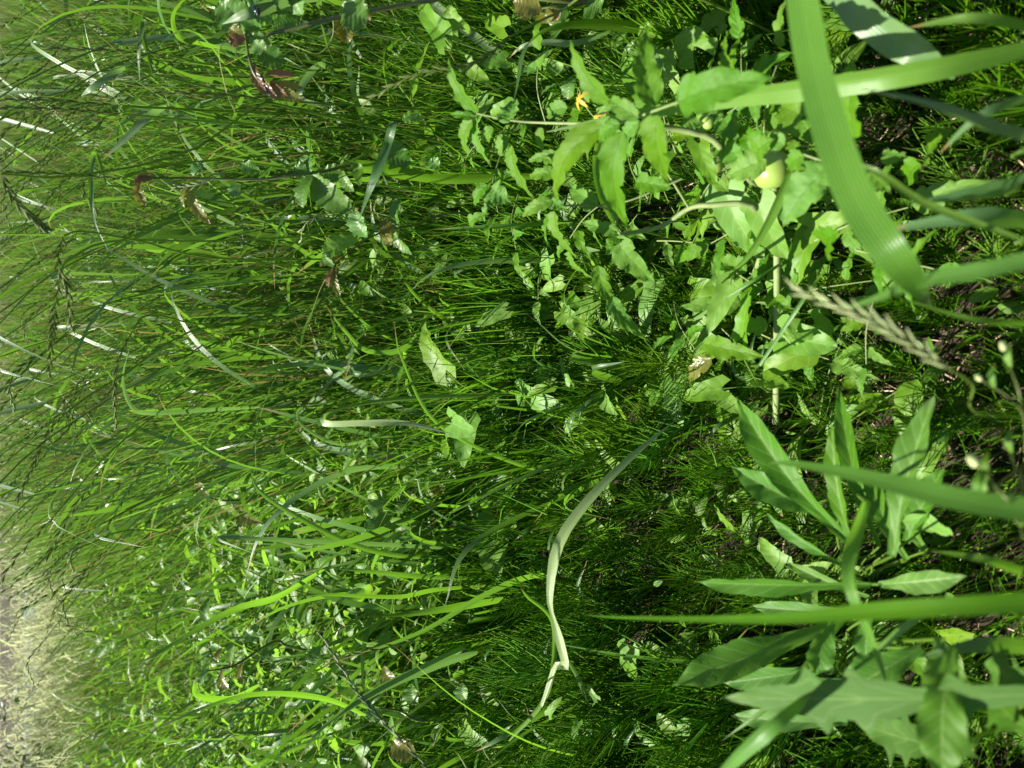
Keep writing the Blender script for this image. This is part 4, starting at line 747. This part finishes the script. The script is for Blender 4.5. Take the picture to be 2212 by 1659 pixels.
# ================================================================== CREEPERS with red shoots
def creeper(gpt, stem_pts, lv_, label, r=.0022, tend=()):
    g = np.array(G(*gpt)); t = thing('creeper', g, label, 'vine')
    P = np.vstack([[g], [V(*p) for p in stem_pts]]); P = spline(P, 7*len(P)); a = Acc(); tube(a, P-g, np.linspace(r*1.2, r*.5, len(P)), 6); a.build('stem', 'redstem', t)
    for (b, e, W, d, mt, *o) in lv_:
        k = dict(o[0]) if o else {}
        tleaf((*b, d), (*e, d+(k.pop('dd', 0))), W, parent=t, off=g, kind='creep', mat=mt, fold=.3, q=.04, nv=8, name='leaf', n=30, **k)
    for tt in tend:
        Q = spline([V(*p) for p in tt], 30); a = Acc(); tube(a, Q-g, np.linspace(.0006, .0003, 30), 4); a.build('tendril', 'tendril', t)
creeper((1290, -60), [(1280, 0, .95), (1050, -12, .9), (870, 12, .88), (720, 40, .86), (640, 60, .86), (580, 75, .86), (566, 100, .86), (540, 75, .85), (530, 75, .85), (545, 150, .84), (575, 185, .84), (640, 210, .84)],
    [((525, 75), (515, 50), .022, .85, 'creep'), ((525, 78), (495, 60), .018, .85, 'bronze'), ((528, 82), (500, 100), .018, .84, 'red'), ((540, 85), (585, 95), .02, .85, 'creep'), ((550, 90), (575, 110), .02, .84, 'creep'), ((560, 100), (615, 140), .028, .86, 'creep', {'roll': .3}),
     ((560, 60), (470, 5), .045, .9, 'creep'), ((600, 20), (540, 30), .04, .88, 'creep'), ((640, 45), (590, 60), .03, .88, 'creep', {'roll': .4}), ((650, 30), (640, -30), .036, .9, 'creep'), ((740, 15), (800, 45), .04, .86, 'creep'), ((755, 20), (752, 95), .025, .88, 'bronze', {'roll': .7}),
     ((550, 140), (575, 205), .012, .84, 'red', {'roll': .5}), ((565, 160), (600, 215), .012, .84, 'red'), ((575, 160), (640, 165), .012, .84, 'red', {'roll': .7}), ((585, 175), (625, 215), .013, .84, 'red'), ((590, 180), (655, 190), .01, .84, 'bronze'), ((600, 190), (655, 218), .014, .84, 'bronze'), ((560, 165), (590, 205), .008, .84, 'red')],
    'red stemmed creeper coming in from the top edge with a wine red young shoot', tend=[[(720, 35, .88), (718, 80, .88), (690, 115, .88), (650, 105, .88), (625, 95, .89), (612, 92, .89)], [(530, 75, .85), (480, 95, .84), (475, 130, .84), (490, 200, .84), (500, 225, .85), (508, 242, .85)]])
creeper((1150, 470), [(1050, 430, 1.25), (890, 368, 1.1), (770, 358, 1.05), (700, 370, 1.02), (640, 378, 1.0), (560, 388, 1.0), (420, 385, 1.0), (330, 385, .98), (300, 392, .98)],
    [((675, 375), (765, 460), .045, 1.02, 'creep'), ((670, 370), (665, 335), .03, 1.0, 'creep'), ((665, 372), (635, 360), .025, 1.0, 'creep'), ((675, 380), (655, 450), .028, 1.02, 'creep'), ((700, 370), (740, 380), .03, 1.05, 'creep'), ((830, 330), (890, 350), .045, 1.1, 'creep'), ((700, 400), (690, 395), .03, 1.02, 'creep'), ((740, 370), (765, 415), .02, 1.04, 'creep'),
     ((930, 345), (950, 360), .026, 1.15, 'creep'), ((520, 400), (505, 430), .022, 1.02, 'creep'), ((560, 370), (520, 350), .022, 1.02, 'creep'), ((300, 390), (335, 380), .016, .98, 'bronze'), ((300, 395), (315, 445), .015, .98, 'bronze', {'roll': .6}), ((410, 405), (455, 485), .016, .98, 'bronze', {'roll': .4}), ((405, 405), (400, 450), .014, .98, 'bronze', {'roll': -.4}), ((330, 385), (290, 395), .012, .98, 'red'), ((420, 380), (440, 355), .02, 1.0, 'creep')],
    'creeper whose tip ends in hanging bronze leaves at the left', tend=[[(320, 395, .98), (330, 420, .97), (360, 435, .97), (400, 440, .98)]])
creeper((1200, 560), [(1100, 480, 1.2), (980, 460, 1.1), (900, 485, 1.05), (860, 492, 1.0), (800, 512, .98), (760, 540, .96), (725, 570, .95), (715, 590, .95)],
    [((770, 515), (700, 555), .03, .95, 'bind'), ((855, 495), (818, 495), .026, .98, 'bronze'), ((860, 490), (865, 430), .028, .98, 'creep', {'roll': .3}), ((790, 510), (770, 455), .034, .98, 'creep'), ((855, 500), (890, 550), .022, .98, 'creep', {'roll': -.4}), ((840, 505), (845, 530), .02, .97, 'bronze'), ((725, 570), (735, 640), .012, .95, 'bronze', {'roll': .5}), ((720, 580), (710, 620), .01, .95, 'red'), ((722, 575), (700, 545), .014, .95, 'creep'), ((728, 575), (728, 615), .01, .95, 'bronze'), ((740, 555), (690, 575), .012, .96, 'bronze')],
    'creeper with a pale serrated leaf and a curly tendril above it', r=.0017, tend=[[(862, 480, .98), (838, 465, .96), (810, 458, .95), (812, 438, .95), (828, 440, .95), (830, 456, .95), (815, 463, .95), (826, 475, .95), (835, 470, .95)], [(705, 600, .97), (690, 630, .97), (672, 680, .97), (655, 710, .97), (638, 718, .97)]])
creeper((1400, -60), [(1330, -20, .95), (1254, 8, .9), (1200, 14, .88), (1170, 18, .88)],
    [((1165, 18), (1108, 5), .028, .88, 'bronze'), ((1170, 20), (1115, 25), .026, .88, 'bronze'), ((1180, 22), (1185, 50), .026, .88, 'bronze'), ((1195, 20), (1205, 45), .02, .88, 'red'), ((1270, 5), (1300, 20), .04, .9, 'creep'), ((1225, 25), (1190, 60), .03, .92, 'creep'), ((1240, 170), (1228, 215), .024, .96, 'creep'), ((1350, 110), (1380, 125), .036, .94, 'creep')],
    'reddish young creeper leaves clustered at the top edge above the tomato')
creeper((760, 1420), [(640, 1400, 1.5), (600, 1385, 1.4), (565, 1400, 1.35), (535, 1420, 1.3), (500, 1440, 1.28), (445, 1450, 1.25)],
    [((525, 1430), (525, 1480), .018, 1.3, 'bronze'), ((480, 1450), (495, 1490), .02, 1.28, 'bronze'), ((560, 1380), (530, 1360), .026, 1.35, 'creep'), ((545, 1370), (560, 1350), .022, 1.36, 'creep'), ((450, 1445), (435, 1480), .02, 1.25, 'creep'), ((470, 1430), (480, 1400), .016, 1.28, 'bronze'), ((590, 1400), (570, 1430), .03, 1.4, 'creep')],
    'creeper twig with small bronze leaves in the blurred lower left')
creeper((960, 1120), [(900, 1100, 1.35), (880, 1090, 1.3), (820, 1080, 1.25)],
    [((945, 1040), (955, 1070), .03, 1.3, 'bronze', {'roll': .5}), ((890, 1080), (860, 1110), .026, 1.3, 'creep'), ((830, 1080), (800, 1120), .034, 1.28, 'creep'), ((960, 1030), (930, 1010), .03, 1.3, 'creep'), ((880, 1060), (900, 1080), .02, 1.28, 'bronze'), ((850, 1110), (790, 1150), .036, 1.32, 'creep'), ((965, 1000), (985, 1040), .024, 1.3, 'creep')],
    'short creeper with one yellowing leaf left of the centre')
creeper((640, 1080), [(540, 1080, 1.6), (470, 1080, 1.5), (420, 1060, 1.45)],
    [((470, 1080), (520, 1120), .04, 1.5, 'bind'), ((450, 1070), (430, 1040), .03, 1.45, 'bronze'), ((500, 1090), (560, 1130), .04, 1.5, 'bronze'), ((420, 1060), (400, 1090), .03, 1.45, 'bind'), ((480, 1060), (500, 1020), .034, 1.5, 'creep')],
    'sunlit yellow green creeper leaves in the blurred patch at the left')
creeper((950, 1560), [(900, 1555, 1.3), (860, 1535, 1.25), (820, 1530, 1.2)],
    [((1005, 1510), (1000, 1480), .03, 1.2, 'creep'), ((830, 1440), (860, 1480), .03, 1.3, 'bronze'), ((900, 1520), (890, 1480), .034, 1.25, 'creep'), ((850, 1600), (900, 1630), .04, 1.25, 'bronze'), ((820, 1530), (800, 1560), .03, 1.2, 'creep'), ((690, 1500), (660, 1480), .05, 1.5, 'creep'), ((700, 1400), (680, 1440), .05, 1.45, 'creep')],
    'shaded creeper leaves under the crossing seed heads at the lower edge')

# ================================================================== CHICKWEED SPRAYS, BEETLE
def chick(gpt, tips, label, matb='bud', sz=.0021):
    g = np.array(G(*gpt)); t = thing('chickweed', g, label, 'weed plant')
    for (p, m, e) in tips:
        P = spline([g, V(*m), V(*e)], 14); a = Acc(); tube(a, P-g, np.linspace(.0009, .0005, 14), 5); a.build('stem', 'redstem', t)
        d = P[-1]-P[-2]; blob(P[-1]+nrm(d)*sz, sz*p, 1.6, nrm(d), matb, 'bud', t, g, rib=.06, nr=8, nc=8)
        b = P[-3]; a = Acc(); leaf(a, np.array([b, b+CY*.006+UP*.004, b+CY*.012])-g, .004, UP, 'oval', .2, 0, 8, cols=(-1, 0, 1)); a.build('leaf', 'weed', t)
chick((2212, 1000), [(1.3, (2200, 1085, .40), (2108, 1000, .40)), (1, (2190, 1070, .42), (2112, 1065, .41)), (.8, (2150, 1050, .41), (2108, 1080, .405)), (.8, (2150, 1055, .41), (2128, 1082, .405)), (1, (2200, 1020, .44), (2180, 960, .43)), (1.2, (2212, 1140, .42), (2205, 1125, .4)), (.9, (2212, 900, .45), (2170, 755, .44)), (.8, (2212, 900, .45), (2120, 820, .45))],
      'chickweed spray with pale buds on reddish stalks at the right edge')
chick((1420, 1400), [(.8, (1390, 1410, 1.05), (1368, 1425, 1.03)), (.8, (1400, 1415, 1.05), (1378, 1432, 1.03)), (.8, (1420, 1410, 1.05), (1398, 1430, 1.03)), (.7, (1430, 1405, 1.05), (1450, 1420, 1.03)), (.7, (1380, 1400, 1.05), (1400, 1390, 1.03))],
      'tiny pale green buds of a chickweed at the lower middle', 'weed')
bt = V(553, 20, .85); b = thing('beetle', bt, 'shiny metallic green beetle sitting on a grass leaf at the top left', 'beetle')
blob(bt, .0034, 1.5, (.3, .2, .1), 'beetle', 'body', b, bt, 0); blob(bt+np.array((-.0055, -.0035, -.001)), .002, 1, None, 'black', 'head', b, bt, 0)
for k in range(6):
    a = Acc(); s = 1 if k % 2 else -1; o = np.array((-.003+.002*(k//2), 0, 0)); tube(a, spline([o, o+np.array((-.001, s*.004, .001)), o+np.array((-.002, s*.006, -.003))], 6), .0003, 4); a.build('leg', 'black', b)
blade([(720, -10, 1.0), (620, 0, .9), (555, 25, .86), (520, 35, .86), (480, 52, .88)], .014, 'broad pale blade carrying the beetle near the top edge', 'glauc', .1, .1)

# ================================================================== SHRUBS at the far edge
def shrub(loc, h, n, label):
    t = thing('shrub', loc, label, 'shrub'); a = Acc()
    for k in range(5):
        e = np.array((random.uniform(-.25, .25), random.uniform(-.2, .2), h*random.uniform(.6, .9))); tube(a, spline([(0, 0, 0), e*.5+np.array((.03, 0, 0)), e], 6), np.linspace(.012, .004, 6), 5)
    a.build('trunk', 'redstem', t)
    p = rng.normal(0, 1, (n, 3)); p = nrm(p)*rng.random((n, 1))**.4; p = p*np.array((.5, .4, h*.5))*(1+.25*np.sin(p[:, :1]*7+p[:, 2:]*5))+np.array((0, 0, h*.52))
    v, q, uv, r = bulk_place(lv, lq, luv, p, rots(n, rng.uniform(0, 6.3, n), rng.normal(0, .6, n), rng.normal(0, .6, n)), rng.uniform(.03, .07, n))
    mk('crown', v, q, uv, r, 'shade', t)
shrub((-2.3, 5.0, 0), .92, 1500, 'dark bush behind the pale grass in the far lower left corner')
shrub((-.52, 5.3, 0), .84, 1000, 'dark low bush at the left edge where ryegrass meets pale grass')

finish_labels()
